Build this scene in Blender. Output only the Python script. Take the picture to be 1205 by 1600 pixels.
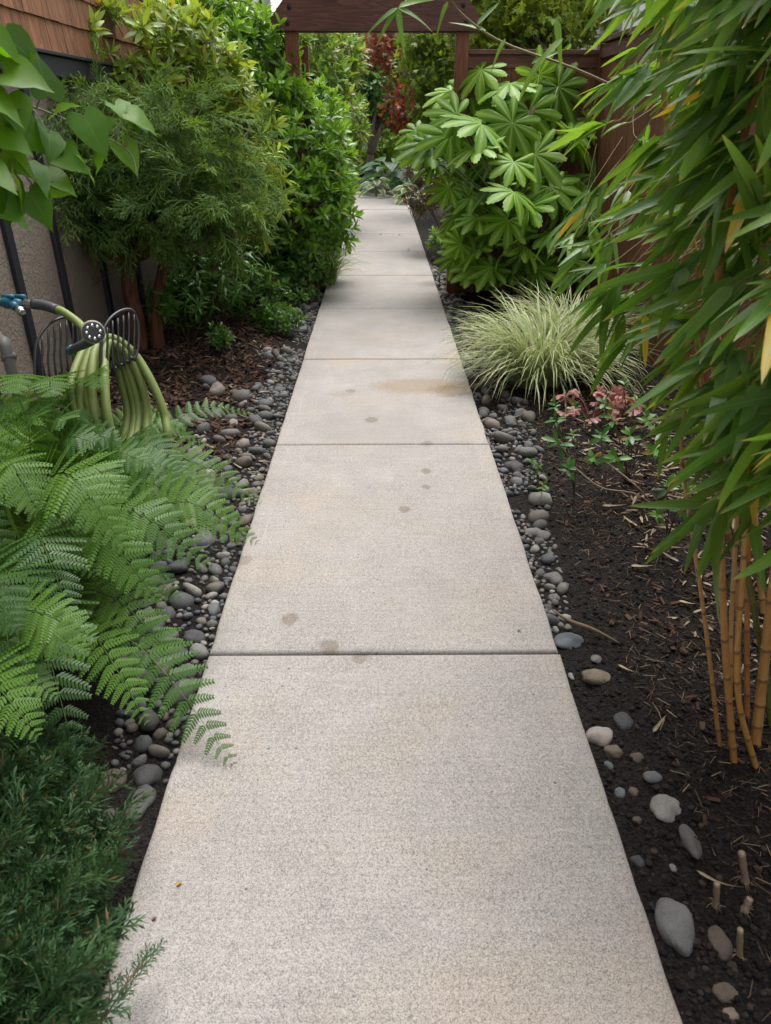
import bpy, math, re
import numpy as np
from mathutils import Matrix, Vector

for o in list(bpy.data.objects):
    bpy.data.objects.remove(o)
SC = bpy.context.scene
COL = SC.collection
rng = np.random.default_rng(11)
R = math.radians

# ------------------------------------------------------------------ camera
FPX, PITCH, YAW, CAMH = 1130.0, R(28.6), R(0.38), 1.425
cam_d = bpy.data.cameras.new('camera')
cam = bpy.data.objects.new('camera', cam_d)
COL.objects.link(cam)
cam.location = (0, 0, CAMH)
cam.rotation_euler = (math.pi / 2 - PITCH, 0, -YAW)
cam_d.sensor_fit = 'VERTICAL'
cam_d.sensor_height = 36.0
cam_d.lens = 36.0 * FPX / 1600.0
cam_d.clip_start, cam_d.clip_end = 0.05, 2000
cam_d.dof.use_dof = True
cam_d.dof.focus_distance = 3.6
cam_d.dof.aperture_fstop = 8.0
SC.camera = cam

# ------------------------------------------------------------------ light
SUN_EL, SUN_ROT = R(68), R(15)      # rotation measured from +Y towards +X
world = bpy.data.worlds.new('World')
SC.world = world
world.use_nodes = True
wn = world.node_tree.nodes
wl = world.node_tree.links
wn.clear()
sky = wn.new('ShaderNodeTexSky')
sky.sky_type = 'NISHITA'
sky.sun_disc = False
sky.sun_elevation = SUN_EL
sky.sun_rotation = SUN_ROT
sky.air_density, sky.dust_density, sky.ozone_density = 1.0, 3.0, 1.0
hsv = wn.new('ShaderNodeHueSaturation')       # cloud cover: the same sky with little blue left
hsv.inputs['Saturation'].default_value = 0.18
bg = wn.new('ShaderNodeBackground')
bg.inputs['Strength'].default_value = 0.15
wo = wn.new('ShaderNodeOutputWorld')
wl.new(sky.outputs[0], hsv.inputs['Color'])
wl.new(hsv.outputs[0], bg.inputs['Color'])
wl.new(bg.outputs[0], wo.inputs[0])

sun_d = bpy.data.lights.new('sun', 'SUN')
sun_d.energy = 1.5
sun_d.angle = R(40)
sun_d.color = (1.0, 0.97, 0.92)
sun = bpy.data.objects.new('sun', sun_d)
COL.objects.link(sun)
sd = Vector((math.sin(SUN_ROT) * math.cos(SUN_EL), math.cos(SUN_ROT) * math.cos(SUN_EL), math.sin(SUN_EL)))
sun.rotation_euler = sd.to_track_quat('Z', 'Y').to_euler()
sun.location = (0, 0, 8)

SC.view_settings.view_transform = 'Standard'
SC.view_settings.look = 'None'
SC.view_settings.exposure = 1.36
SC.view_settings.gamma = 1.0
SC.render.engine = 'CYCLES'
cy = SC.cycles
cy.max_bounces, cy.diffuse_bounces, cy.glossy_bounces, cy.transmission_bounces = 7, 4, 3, 4
cy.use_denoising = True
cy.sample_clamp_indirect = 6.0

# ------------------------------------------------------------------ pixels to places
cp, sp_ = math.cos(PITCH), math.sin(PITCH)
FWD = np.array([math.sin(YAW) * cp, math.cos(YAW) * cp, -sp_])
RGT = np.array([math.cos(YAW), -math.sin(YAW), 0.0])
UPV = np.cross(RGT, FWD)
CAM = np.array([0, 0, CAMH])


def P(px, py, z):
    """world point at photo pixel (px, py), z metres deep."""
    return CAM + FWD * z + RGT * ((px - 602.5) / FPX * z) - UPV * ((py - 800) / FPX * z)


def G(px, py, h=0.0):
    """world point where the pixel's ray meets height h."""
    d = FWD + RGT * ((px - 602.5) / FPX) - UPV * ((py - 800) / FPX)
    t = (h - CAMH) / d[2]
    return CAM + d * t


# ------------------------------------------------------------------ numpy helpers
def nrm(v):
    v = np.asarray(v, float)
    return v / np.maximum(np.linalg.norm(v, axis=-1, keepdims=True), 1e-9)


def hash3(i, j, k):
    n = (i * 374761393 + j * 668265263 + k * 1274126177) & 0xFFFFFFFF
    n = ((n ^ (n >> 13)) * 1274126177) & 0xFFFFFFFF
    n = n ^ (n >> 16)
    return (n & 0xFFFF) / 65535.0


def vnoise(p):
    p = np.asarray(p, float)
    f = np.floor(p)
    t = p - f
    t = t * t * (3 - 2 * t)
    i, j, k = (f[..., a].astype(np.int64) for a in range(3))
    out = 0
    for a in (0, 1):
        for b in (0, 1):
            for c in (0, 1):
                w = (t[..., 0] if a else 1 - t[..., 0]) * (t[..., 1] if b else 1 - t[..., 1]) * (t[..., 2] if c else 1 - t[..., 2])
                out = out + w * hash3(i + a, j + b, k + c)
    return out * 2 - 1


def gz(x, y):
    """height of the soil."""
    x = np.asarray(x, float)
    y = np.asarray(y, float)
    z0 = np.zeros_like(x + y)
    q = lambda s, o: np.stack([(x + z0) * s + o, (y + z0) * s + o * 2, z0 + o], -1)
    h = 0.030 * vnoise(q(2.1, 3.3)) + 0.014 * vnoise(q(7, 9.1)) + 0.009 * vnoise(q(22, 1.7)) + 0.006 * vnoise(q(47, 5.2))
    side = np.clip((np.abs(x) - 0.55) / 0.5, 0, 1)
    return -0.062 + h * (0.45 + 0.55 * side) + 0.05 * side


class T:
    """a bit of geometry: vertices, quads, triangles, leaf attribute (random, across, along)."""
    def __init__(s, V, Q=None, Tr=None, A=None):
        s.V = np.asarray(V, float).reshape(-1, 3)
        s.Q = np.asarray(Q if Q is not None and len(Q) else np.zeros((0, 4)), int).reshape(-1, 4)
        s.Tr = np.asarray(Tr if Tr is not None and len(Tr) else np.zeros((0, 3)), int).reshape(-1, 3)
        s.A = np.zeros((len(s.V), 3)) if A is None else np.asarray(A, float)


def join(ts):
    ts = [t for t in ts if len(t.V)]
    if not ts:
        return T(np.zeros((0, 3)))
    off = np.cumsum([0] + [len(t.V) for t in ts])[:-1]
    return T(np.concatenate([t.V for t in ts]), np.concatenate([t.Q + o for t, o in zip(ts, off)]),
             np.concatenate([t.Tr + o for t, o in zip(ts, off)]), np.concatenate([t.A for t in ts]))


def spread(t, Ms, rnd=None):
    """copies of t under the matrices Ms (k,4,4), joined."""
    k, n = len(Ms), len(t.V)
    if k == 0:
        return T(np.zeros((0, 3)))
    V = np.einsum('kij,nj->kni', Ms[:, :3, :3], t.V) + Ms[:, None, :3, 3]
    o = (np.arange(k) * n)[:, None, None]
    A = np.repeat(t.A[None], k, 0)
    if rnd is None:
        rnd = rng.random(k)
    A[:, :, 0] += rnd[:, None]
    return T(V.reshape(-1, 3), (t.Q[None] + o).reshape(-1, 4), (t.Tr[None] + o).reshape(-1, 3), A.reshape(-1, 3))


def frames(pos, d, n, s=1.0):
    """matrices whose y axis runs along d and whose z axis leans to n."""
    pos, d = np.atleast_2d(pos), nrm(np.atleast_2d(d))
    n = np.broadcast_to(np.atleast_2d(n), d.shape) + 1e-4
    z = nrm(n - d * np.sum(n * d, -1, keepdims=True))
    x = np.cross(d, z)
    s = np.broadcast_to(np.asarray(s, float), (len(d),))
    M = np.zeros((len(d), 4, 4))
    M[:, :3, 0], M[:, :3, 1], M[:, :3, 2] = x * s[:, None], d * s[:, None], z * s[:, None]
    M[:, :3, 3] = pos
    M[:, 3, 3] = 1
    return M


def mesh_of(name, t, m, smooth=True):
    me = bpy.data.meshes.new(name)
    nq, nt = len(t.Q), len(t.Tr)
    me.vertices.add(len(t.V))
    me.vertices.foreach_set('co', t.V.astype(np.float32).ravel())
    me.loops.add(nq * 4 + nt * 3)
    me.loops.foreach_set('vertex_index', np.concatenate([t.Q.ravel(), t.Tr.ravel()]).astype(np.int32))
    me.polygons.add(nq + nt)
    st = np.concatenate([np.arange(nq) * 4, nq * 4 + np.arange(nt) * 3])
    me.polygons.foreach_set('loop_start', st.astype(np.int32))
    me.polygons.foreach_set('use_smooth', np.full(nq + nt, smooth))
    at = me.attributes.new('lf', 'FLOAT_VECTOR', 'POINT')
    at.data.foreach_set('vector', t.A.astype(np.float32).ravel())
    me.update(calc_edges=True)
    me.validate()
    if m:
        me.materials.append(m)
    return me


def tag(o, label=None, cat=None, group=None, kind=None):
    for k, v in (('label', label), ('category', cat), ('group', group), ('kind', kind)):
        if v:
            o[k] = v
    return o


def empty(name, loc, label=None, cat=None, group=None, kind=None):
    o = bpy.data.objects.new(name, None)
    o.empty_display_size = 0.1
    COL.objects.link(o)
    o.location = Vector([float(v) for v in loc])
    return tag(o, label, cat, group, kind)


def put(name, me, parent=None, M=None, kind=None, label=None):
    o = bpy.data.objects.new(name, me)
    COL.objects.link(o)
    if parent is not None:
        o.parent = parent
        p, l = parent, Vector((0, 0, 0))
        while p:
            l = l + (p.location if p.type == 'EMPTY' else Vector((0, 0, 0)))
            p = p.parent
        o.matrix_parent_inverse = Matrix.Translation(-l)
    if M is not None:
        o.matrix_basis = Matrix([list(map(float, r)) for r in M])
    return tag(o, label, None, None, kind)


def part(name, t, m, parent=None, smooth=True, kind=None, label=None):
    return put(name, mesh_of(name, t, m, smooth), parent, None, kind, label)


def parts(name, ts, m, parent, cap=300):
    for t in ts[:cap]:
        part(name, t, m, parent)
    if len(ts) > cap:
        part(name, join(ts[cap:]), m, parent, kind='stuff')


def solid(name, t, m, label, cat, group=None, smooth=True):
    """a thing that is one mesh, its origin at its own base."""
    c = t.V.mean(0)
    c[2] = t.V[:, 2].min()
    t = T(t.V - c, t.Q, t.Tr, t.A)
    o = put(name, mesh_of(name, t, m, smooth))
    o.location = c
    return tag(o, label, cat, group)


def scatter(root, name, ts, Ms, m, cap=300, rest='foliage', idx=None):
    """pieces of a plant: the nearest as objects that share meshes, the rest joined."""
    k = len(Ms)
    if k == 0:
        return
    if idx is None:
        idx = rng.integers(0, len(ts), k)
    d = np.linalg.norm(Ms[:, :3, 3] - CAM, axis=1)
    order = np.argsort(d)
    mes = [mesh_of(name, t, m) for t in ts]
    for i in order[:cap]:
        put(name, mes[idx[i]], root, Ms[i])
    far = order[cap:]
    if len(far):
        part(rest, join([spread(t, Ms[far[idx[far] == j]]) for j, t in enumerate(ts)]), m, root, kind='stuff')


def box(x0, x1, y0, y1, z0, z1, bev=0.0):
    V = np.array([[x, y, z] for x in (x0, x1) for y in (y0, y1) for z in (z0, z1)], float)
    if bev <= 0:
        return T(V, [[0, 1, 3, 2], [4, 6, 7, 5], [0, 4, 5, 1], [2, 3, 7, 6], [0, 2, 6, 4], [1, 5, 7, 3]])
    import bmesh
    bm = bmesh.new()
    vs = [bm.verts.new(v) for v in V]
    for f in [[0, 1, 3, 2], [4, 6, 7, 5], [0, 4, 5, 1], [2, 3, 7, 6], [0, 2, 6, 4], [1, 5, 7, 3]]:
        bm.faces.new([vs[i] for i in f])
    bmesh.ops.bevel(bm, geom=bm.edges[:], offset=bev, segments=2, profile=0.6, affect='EDGES')
    bm.verts.index_update()
    Vn = np.array([v.co[:] for v in bm.verts])
    Q = [[v.index for v in f.verts] for f in bm.faces if len(f.verts) == 4]
    Tr = [[v.index for v in f.verts] for f in bm.faces if len(f.verts) == 3]
    bm.free()
    return T(Vn, Q, Tr)


def prism(poly, axis, a, b):
    """polygon (list of 2-D points) pushed along an axis from a to b; fan-capped."""
    n = len(poly)
    def at(p, w):
        return {'x': (w, p[0], p[1]), 'y': (p[0], w, p[1]), 'z': (p[0], p[1], w)}[axis]
    V = [at(p, a) for p in poly] + [at(p, b) for p in poly]
    c0, c1 = np.mean(V[:n], 0), np.mean(V[n:], 0)
    V += [c0, c1]
    Q = [[i, (i + 1) % n, n + (i + 1) % n, n + i] for i in range(n)]
    Tr = [[2 * n, (i + 1) % n, i] for i in range(n)] + [[2 * n + 1, n + i, n + (i + 1) % n] for i in range(n)]
    return T(V, Q, Tr)


def smooth_path(pts, n):
    """Catmull-Rom through pts."""
    p = np.asarray(pts, float)
    p = np.concatenate([[2 * p[0] - p[1]], p, [2 * p[-1] - p[-2]]])
    m = len(p) - 3
    u = np.linspace(0, m - 1e-6, n)
    i = u.astype(int)
    t = (u - i)[:, None]
    a, b, c, d = p[i], p[i + 1], p[i + 2], p[i + 3]
    return 0.5 * (2 * b + (c - a) * t + (2 * a - 5 * b + 4 * c - d) * t ** 2 + (3 * b - a - 3 * c + d) * t ** 3)


def tube(pts, rad, n=7, cap=True, rnd=0.0):
    p = np.asarray(pts, float)
    k = len(p)
    rad = np.broadcast_to(np.asarray(rad, float), (k,))
    d = nrm(np.gradient(p, axis=0))
    ref = np.array([0.31, 0.2, 0.93]) if abs(d[0][2]) < 0.8 else np.array([0.9, 0.3, 0.1])
    fr = []
    u = nrm(ref - d[0] * ref.dot(d[0]))
    for i in range(k):
        u = nrm(u - d[i] * u.dot(d[i]))
        fr.append(u)
    fr = np.array(fr)
    w = np.cross(d, fr)
    a = np.linspace(0, 2 * np.pi, n, endpoint=False)
    V = p[:, None] + (fr[:, None] * np.cos(a)[None, :, None] + w[:, None] * np.sin(a)[None, :, None]) * rad[:, None, None]
    ln = np.concatenate([[0], np.cumsum(np.linalg.norm(np.diff(p, axis=0), axis=1))])
    A = np.stack(np.broadcast_arrays(np.full((k, n), rnd), np.cos(a)[None], ln[:, None]), -1)
    Q = []
    for i in range(k - 1):
        for j in range(n):
            Q.append([i * n + j, i * n + (j + 1) % n, (i + 1) * n + (j + 1) % n, (i + 1) * n + j])
    V = V.reshape(-1, 3)
    A = A.reshape(-1, 3)
    Tr = []
    if cap:
        V = np.concatenate([V, p[:1], p[-1:]])
        A = np.concatenate([A, A[:1], A[-2:-1]])
        b = k * n
        for j in range(n):
            Tr.append([b, (j + 1) % n, j])
            Tr.append([b + 1, (k - 1) * n + j, (k - 1) * n + (j + 1) % n])
    return T(V, Q, Tr, A)


def disc_stack(c, axis, prof, n=16):
    """lathe: prof = list of (along, radius) from c along axis."""
    axis = nrm(axis)
    pts = [np.asarray(c) + axis * a for a, r in prof]
    # give coincident rings a hair of length so that the frame stays defined
    for i in range(1, len(pts)):
        if np.linalg.norm(pts[i] - pts[i - 1]) < 1e-5:
            pts[i] = pts[i - 1] + axis * 1e-4
    return tube(pts, [r for a, r in prof], n)


# ------------------------------------------------------------------ leaves
def leaf(rows, L, W, fold=0.25, droop=0.2, twist=0.0, rnd=0.0, wave=0.0):
    """rows of (mid y, side y, half width) as fractions; the last row is the tip."""
    V, A, Q, Tr = [], [], [], []
    for i, (ym, ys, w) in enumerate(rows[:-1]):
        wv = wave * math.sin(i * 2.3) * W
        for sx, y in ((-1, ys), (0, ym), (1, ys)):
            x = sx * w * W
            V.append((x, y * L, fold * abs(x) - droop * L * y * abs(y) + (wv if sx else 0) + twist * x * y))
            A.append((rnd, sx, y))
    y = rows[-1][0]
    V.append((0, y * L, -droop * L * y * y))
    A.append((rnd, 0, 1))
    n = len(rows) - 1
    for i in range(n - 1):
        a, b = i * 3, i * 3 + 3
        Q += [[a, a + 1, b + 1, b], [a + 1, a + 2, b + 2, b + 1]]
    a, t = (n - 1) * 3, n * 3
    Tr += [[a, a + 1, t], [a + 1, a + 2, t]]
    return T(V, Q, Tr, A)


def rows_of(f, n, y0=0.0):
    ys = np.linspace(y0, 1, n)
    return [(y, y, max(f(y), 0.004)) for y in ys[:-1]] + [(1, 1, 0)]


OBOVATE = rows_of(lambda y: 0.5 * (math.sin(math.pi * y ** 1.25) ** 0.8) + 0.02, 6)
ELLIPT = rows_of(lambda y: 0.5 * (math.sin(math.pi * y) ** 0.85) + 0.02, 6)
BAMBOO = rows_of(lambda y: 0.5 * min(1, (y / 0.16) ** 0.6) * (1 - y) ** 0.62 * 1.12 + 0.01, 9)
HEART = [(0, -0.10, 0.16), (0.03, -0.13, 0.34), (0.10, -0.03, 0.47), (0.22, 0.14, 0.52), (0.40, 0.36, 0.46),
         (0.58, 0.56, 0.33), (0.76, 0.75, 0.18), (0.90, 0.89, 0.06), (1, 1, 0)]
OVATE = rows_of(lambda y: 0.5 * min(1, (y / 0.3) ** 0.55) * (1 - max(0, (y - 0.3) / 0.7) ** 1.7) + 0.01, 8)


def sprig(n, lt, axis=0.06, a0=25, a1=85, s0=0.8, s1=1.1, stem=0.003, seed=0):
    """a shoot: n leaves spiralling up an axis along +y, the top ones steep, the lower ones spread."""
    r = np.random.default_rng(seed)
    out = []
    for i in range(n):
        f = i / max(1, n - 1)
        az = i * 2.399 + r.normal() * 0.25
        an = R(a1 + (a0 - a1) * f + r.normal() * 8)
        d = np.array([math.sin(an) * math.cos(az), math.cos(an), math.sin(an) * math.sin(az)])
        up = np.array([0, 1, 0]) + r.normal(size=3) * 0.2
        M = frames([0, axis * (0.25 + 0.75 * f), 0], d, up, s0 + (s1 - s0) * r.random())
        out.append(spread(lt[i % len(lt)], M, np.array([r.random() * 0.35 + 10 * round(9 * f)])))
    if stem:
        out.append(T(*(lambda t: (t.V, t.Q, t.Tr, t.A * 0 + [0.1, 0, 0.5]))(tube([[0, -axis * 1.4, 0], [0, axis * 0.9, 0]], [stem, stem * 0.6], 3, False))))
    return join(out)


def palmate(Rr, lobes, span, depth, sharp=1.0, droop=0.25, fold=0.06, nper=8, rings=4, seed=0, teeth=0.0):
    """a leaf of finger lobes round the petiole end; +y is the middle lobe."""
    r = np.random.default_rng(seed)
    n = lobes * nper
    th = np.linspace(-span, span, n + 1)
    ph = (th + span) / (2 * span) * lobes
    k = np.minimum(ph.astype(int), lobes - 1)
    pp_ = np.abs(2 * (ph - np.floor(ph)) - 1)
    c = (1 - pp_ ** 1.45) ** sharp
    c[-1] = 0
    ls = 1 - 0.33 * np.abs((k + 0.5) / lobes * 2 - 1) ** 1.6 + r.normal(size=lobes)[k] * 0.05
    rr = Rr * ls * (1 - depth + depth * c)
    if teeth:
        rr = rr * (1 - teeth * (np.arange(n + 1) % 2))
    # squeeze the angle towards the lobe's axis further out, so that lobes are finger shaped
    ax = (k + 0.5) / lobes * 2 * span - span
    V, A = [(0, 0, 0)], [(0, 0, 0)]
    tilt = r.normal(size=lobes) * 0.10
    for j in range(1, rings + 1):
        f = j / rings
        q = th
        x, y = np.sin(q) * rr * f, np.cos(q) * rr * f
        dist = rr * f / Rr
        z = -droop * Rr * dist ** 2 + fold * Rr * (c - 0.5) * f + tilt[k] * Rr * dist ** 2 * c
        for a, b, cc, d_, kk in zip(x, y, z, c, k):
            V.append((a, b, cc))
            A.append((0, 1 - d_, f))
    m = n + 1
    Q, Tr = [], []
    for i in range(n):
        Tr.append([0, 1 + i + 1, 1 + i])
        for j in range(rings - 1):
            a = 1 + j * m + i
            Q.append([a, a + 1, a + m + 1, a + m])
    return T(V, Q, Tr, A)


def star_leaf(Rr, n=5, w=0.2, seed=0):
    """a small maple leaf of n pointed fingers."""
    out = []
    for i in range(n):
        a = R(-100 + 200 * i / (n - 1))
        l = Rr * (1 - 0.4 * abs(i / (n - 1) * 2 - 1))
        d = np.array([math.sin(a), math.cos(a), 0])
        e = np.array([math.cos(a), -math.sin(a), 0])
        V = [(0, 0, 0), d * l * 0.45 - e * l * w, d * l - np.array([0, 0, l * 0.2]), d * l * 0.45 + e * l * w]
        out.append(T(V, [[0, 1, 2, 3]], None, [(0, 0, 0), (0, 1, 0.5), (0, 0, 1), (0, 1, 0.5)]))
    return join(out)


def thread(p0, d, L, w, n, drop=0.3, rnd=0.0):
    """one thin strand of scale leaves."""
    d = nrm(d)
    s = nrm(np.cross(d, n))
    m = p0 + d * L * 0.55 - np.array([0, 0, drop * L * 0.2])
    e = p0 + d * L - np.array([0, 0, drop * L * 0.7])
    V = [p0 - s * w * 0.6, p0 + s * w * 0.6, m + s * w, m - s * w, e]
    return T(V, [[0, 1, 2, 3]], [[3, 2, 4]], [(rnd, 0, 0), (rnd, 0, 0), (rnd, 0, .55), (rnd, 0, .55), (rnd, 0, 1)])


def spray(L, n, sub, w, ang=38, drop=0.2, seed=0, flat=0.35):
    """a flat branching spray of a cypress or juniper, along +y."""
    r = np.random.default_rng(seed)
    out = [thread(np.zeros(3), np.array([0, 1, 0]), L, w, np.array([0, 0, 1.0]), drop)]
    for i in range(n):
        f = 0.08 + 0.85 * i / n
        sd_ = -1 if i % 2 else 1
        an = R(ang + r.normal() * 9)
        d = nrm(np.array([sd_ * math.sin(an), math.cos(an), r.normal() * flat]))
        p = np.array([0, f * L, -drop * L * 0.6 * f * f])
        l = L * (0.75 - 0.5 * f) * (0.75 + 0.4 * r.random())
        nn = nrm(np.array([r.normal() * .6, 0, 1.0]))
        out.append(thread(p, d, l, w, nn, drop, r.random() * 0.3))
        for j in range(sub):
            g = 0.15 + 0.75 * (j + r.random() * .5) / sub
            s2 = -1 if j % 2 else 1
            a2 = R(32 + r.normal() * 10) * s2
            d2 = nrm(np.array([d[0] * math.cos(a2) - d[1] * math.sin(a2), d[0] * math.sin(a2) + d[1] * math.cos(a2), d[2] + r.normal() * flat]))
            out.append(thread(p + d * l * g - np.array([0, 0, drop * l * 0.6 * g * g]), d2, l * (0.62 - 0.4 * g), w * 0.9, nn, drop, r.random() * 0.3))
    return join(out)


def blob_pts(blobs, dens, seed=0, rough=0.22, inner=0.25, back=0.45):
    """points and outward normals over the outside of a heap of ellipsoids ((centre, radii), ...)."""
    r = np.random.default_rng(seed)
    Ps, Ns = [], []
    for c, q in blobs:
        c = np.asarray(c, float)
        q = np.broadcast_to(np.asarray(q, float), (3,))
        n = int(dens * 4 * np.pi * (np.mean(q) ** 2)) + 4
        d = nrm(r.normal(size=(n, 3)))
        f = (1 + rough * vnoise(d * 2.2 + c)) * (1 - inner * np.abs(r.normal(size=n)) * 0.7)
        p = c + d * q * f[:, None]
        nn = nrm(d / q)
        tc = nrm(CAM - p)
        keep = (np.sum(nn * tc, -1) > -0.25) | (r.random(n) < back)
        for c2, q2 in blobs:
            if c2 is c or np.allclose(c2, c):
                continue
            e = np.linalg.norm((p - np.asarray(c2)) / np.broadcast_to(np.asarray(q2, float), (3,)), axis=1)
            keep &= (e > 0.72) | (r.random(n) < 0.12)
        keep &= p[:, 2] > 0.02
        Ps.append(p[keep])
        Ns.append(nn[keep])
    return np.concatenate(Ps), np.concatenate(Ns)


def branches(base, tips, r0, r1, seed=0, n=8, side=6, wob=0.05, bow=0.25):
    """limbs from a base to many tips."""
    r = np.random.default_rng(seed)
    out = []
    base = np.asarray(base, float)
    for t in tips:
        t = np.asarray(t, float)
        b = base + r.normal(size=3) * [r0, r0, 0]
        L = np.linalg.norm(t - b)
        m = b + (t - b) * 0.45 + np.array([0, 0, bow * L * 0.4]) + r.normal(size=3) * wob * L
        m2 = b + (t - b) * 0.75 + np.array([0, 0, bow * L * 0.3]) + r.normal(size=3) * wob * L
        pts = smooth_path([b, m, m2, t], n)
        out.append(tube(pts, np.linspace(r0, r1, n), side, True, r.random()))
    return out


# ------------------------------------------------------------------ materials
def new_mat(name):
    m = bpy.data.materials.new(name)
    m.use_nodes = True
    nt = m.node_tree
    nt.nodes.clear()
    out = nt.nodes.new('ShaderNodeOutputMaterial')
    b = nt.nodes.new('ShaderNodeBsdfPrincipled')
    nt.links.new(b.outputs[0], out.inputs[0])
    return m, nt, b, out


class N:
    """short-hand for building node trees."""
    def __init__(s, nt):
        s.nt = nt

    def set(s, sock, v):
        if isinstance(v, bpy.types.NodeSocket):
            s.nt.links.new(v, sock)
        elif isinstance(v, (tuple, list)) and len(v) == 3 and sock.type == 'RGBA':
            sock.default_value = (*v, 1)
        else:
            sock.default_value = v

    def math(s, op, a, b=0.0, c=0.0, clamp=False):
        n = s.nt.nodes.new('ShaderNodeMath')
        n.operation = op
        n.use_clamp = clamp
        for i, v in enumerate((a, b, c)):
            s.set(n.inputs[i], v)
        return n.outputs[0]

    def mix(s, f, a, b, mode='MIX'):
        n = s.nt.nodes.new('ShaderNodeMix')
        n.data_type = 'RGBA'
        n.blend_type = mode
        s.set(n.inputs[0], f)
        s.set(n.inputs[6], a)
        s.set(n.inputs[7], b)
        return n.outputs[2]

    def ramp(s, f, stops, interp='LINEAR'):
        n = s.nt.nodes.new('ShaderNodeValToRGB')
        n.color_ramp.interpolation = interp
        e = n.color_ramp.elements
        while len(e) < len(stops):
            e.new(0.5)
        for k, (p, c) in zip(e, stops):
            k.position = p
            k.color = (*c, 1) if isinstance(c, (tuple, list)) else (c, c, c, 1)
        s.set(n.inputs[0], f)
        return n.outputs[0]

    def noise(s, scale, detail=3.0, rough=0.55, vec=None, dist=0.0):
        n = s.nt.nodes.new('ShaderNodeTexNoise')
        n.inputs['Scale'].default_value = scale
        n.inputs['Detail'].default_value = detail
        n.inputs['Roughness'].default_value = rough
        n.inputs['Distortion'].default_value = dist
        if vec is not None:
            s.nt.links.new(vec, n.inputs['Vector'])
        return n.outputs[0]

    def voro(s, scale, vec=None, out='Distance', rand=1.0):
        n = s.nt.nodes.new('ShaderNodeTexVoronoi')
        n.inputs['Scale'].default_value = scale
        n.inputs['Randomness'].default_value = rand
        if vec is not None:
            s.nt.links.new(vec, n.inputs['Vector'])
        return n.outputs[out]

    def coord(s, which='Object'):
        return s.nt.nodes.new('ShaderNodeTexCoord').outputs[which]

    def pos(s):
        return s.nt.nodes.new('ShaderNodeNewGeometry').outputs['Position']

    def stretch(s, v, scale, off=None):
        n = s.nt.nodes.new('ShaderNodeMapping')
        s.nt.links.new(v, n.inputs['Vector'])
        n.inputs['Scale'].default_value = scale
        if off is not None:
            s.set(n.inputs['Location'], off)
        return n.outputs[0]

    def attr(s):
        n = s.nt.nodes.new('ShaderNodeAttribute')
        n.attribute_name = 'lf'
        sx = s.nt.nodes.new('ShaderNodeSeparateXYZ')
        s.nt.links.new(n.outputs['Vector'], sx.inputs[0])
        return sx.outputs[0], sx.outputs[1], sx.outputs[2]

    def orand(s):
        return s.nt.nodes.new('ShaderNodeObjectInfo').outputs['Random']

    def bump(s, b, h, strength=0.5, dist=0.01):
        n = s.nt.nodes.new('ShaderNodeBump')
        n.inputs['Strength'].default_value = strength
        n.inputs['Distance'].default_value = dist
        s.nt.links.new(h, n.inputs['Height'])
        s.nt.links.new(n.outputs[0], b.inputs['Normal'])

    def combine(s, x, y, z):
        n = s.nt.nodes.new('ShaderNodeCombineXYZ')
        for i, v in enumerate((x, y, z)):
            s.set(n.inputs[i], v)
        return n.outputs[0]


def leaf_mat(name, cols, rough=0.42, trans=0.25, tcol=None, vein=None, veinw=0.14, margin=None, old=None, oldp=0.06, spec=0.32, ribs=0.0, tip=None, tip0=0.35, new=None):
    """cols: colours a leaf of the plant can have; vein: midrib colour; margin: edge colour; old: colour of a few fading leaves."""
    m, nt, b, out = new_mat(name)
    k = N(nt)
    rnd, ac, al = k.attr()
    h = k.math('FRACT', k.math('ADD', rnd, k.orand()))
    st = [(i / max(1, len(cols) - 1), c) for i, c in enumerate(cols)]
    c = k.ramp(h, st)
    mott = k.noise(60, 2, 0.6, k.pos())
    c = k.mix(k.math('MULTIPLY', mott, 0.5), c, k.mix(1.0, c, (0.55, 0.6, 0.5), 'MULTIPLY'))
    if old:
        h2 = k.math('FRACT', k.math('MULTIPLY', h, 17.31))
        c = k.mix(k.math('LESS_THAN', h2, oldp), c, old)
    if new:
        gr = k.math('DIVIDE', k.math('FLOOR', k.math('DIVIDE', rnd, 10.0)), 9.0)
        c = k.mix(k.math('MULTIPLY', k.math('POWER', gr, 1.6), 0.8), c, new)
    if tip:
        c = k.mix(k.ramp(al, [(tip0, 0.0), (1.0, 0.85)]), c, tip)
    aa = k.math('ABSOLUTE', ac)
    if margin:
        c = k.mix(k.math('MULTIPLY', k.math('GREATER_THAN', aa, 0.62), 0.9), c, margin)
    if vein:
        f = k.math('SUBTRACT', 1.0, k.math('DIVIDE', aa, veinw), 0.0, True)
        c = k.mix(k.math('MULTIPLY', f, 0.7), c, vein)
    k.set(b.inputs['Base Color'], c)
    k.set(b.inputs['Roughness'], k.math('ADD', rough - 0.08, k.math('MULTIPLY', mott, 0.16)))
    b.inputs['Specular IOR Level'].default_value = spec
    if ribs:
        w = k.math('SINE', k.math('MULTIPLY', k.math('SUBTRACT', al, k.math('MULTIPLY', aa, 0.35)), 70.0))
        k.bump(b, w, ribs, 0.002)
    if trans > 0:
        tr = nt.nodes.new('ShaderNodeBsdfTranslucent')
        k.set(tr.inputs['Color'], k.mix(1.0, c, tcol or (1.9, 1.7, 0.8), 'MULTIPLY'))
        mx = nt.nodes.new('ShaderNodeMixShader')
        mx.inputs[0].default_value = trans
        nt.links.new(b.outputs[0], mx.inputs[1])
        nt.links.new(tr.outputs[0], mx.inputs[2])
        nt.links.new(mx.outputs[0], out.inputs[0])
    return m


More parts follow.
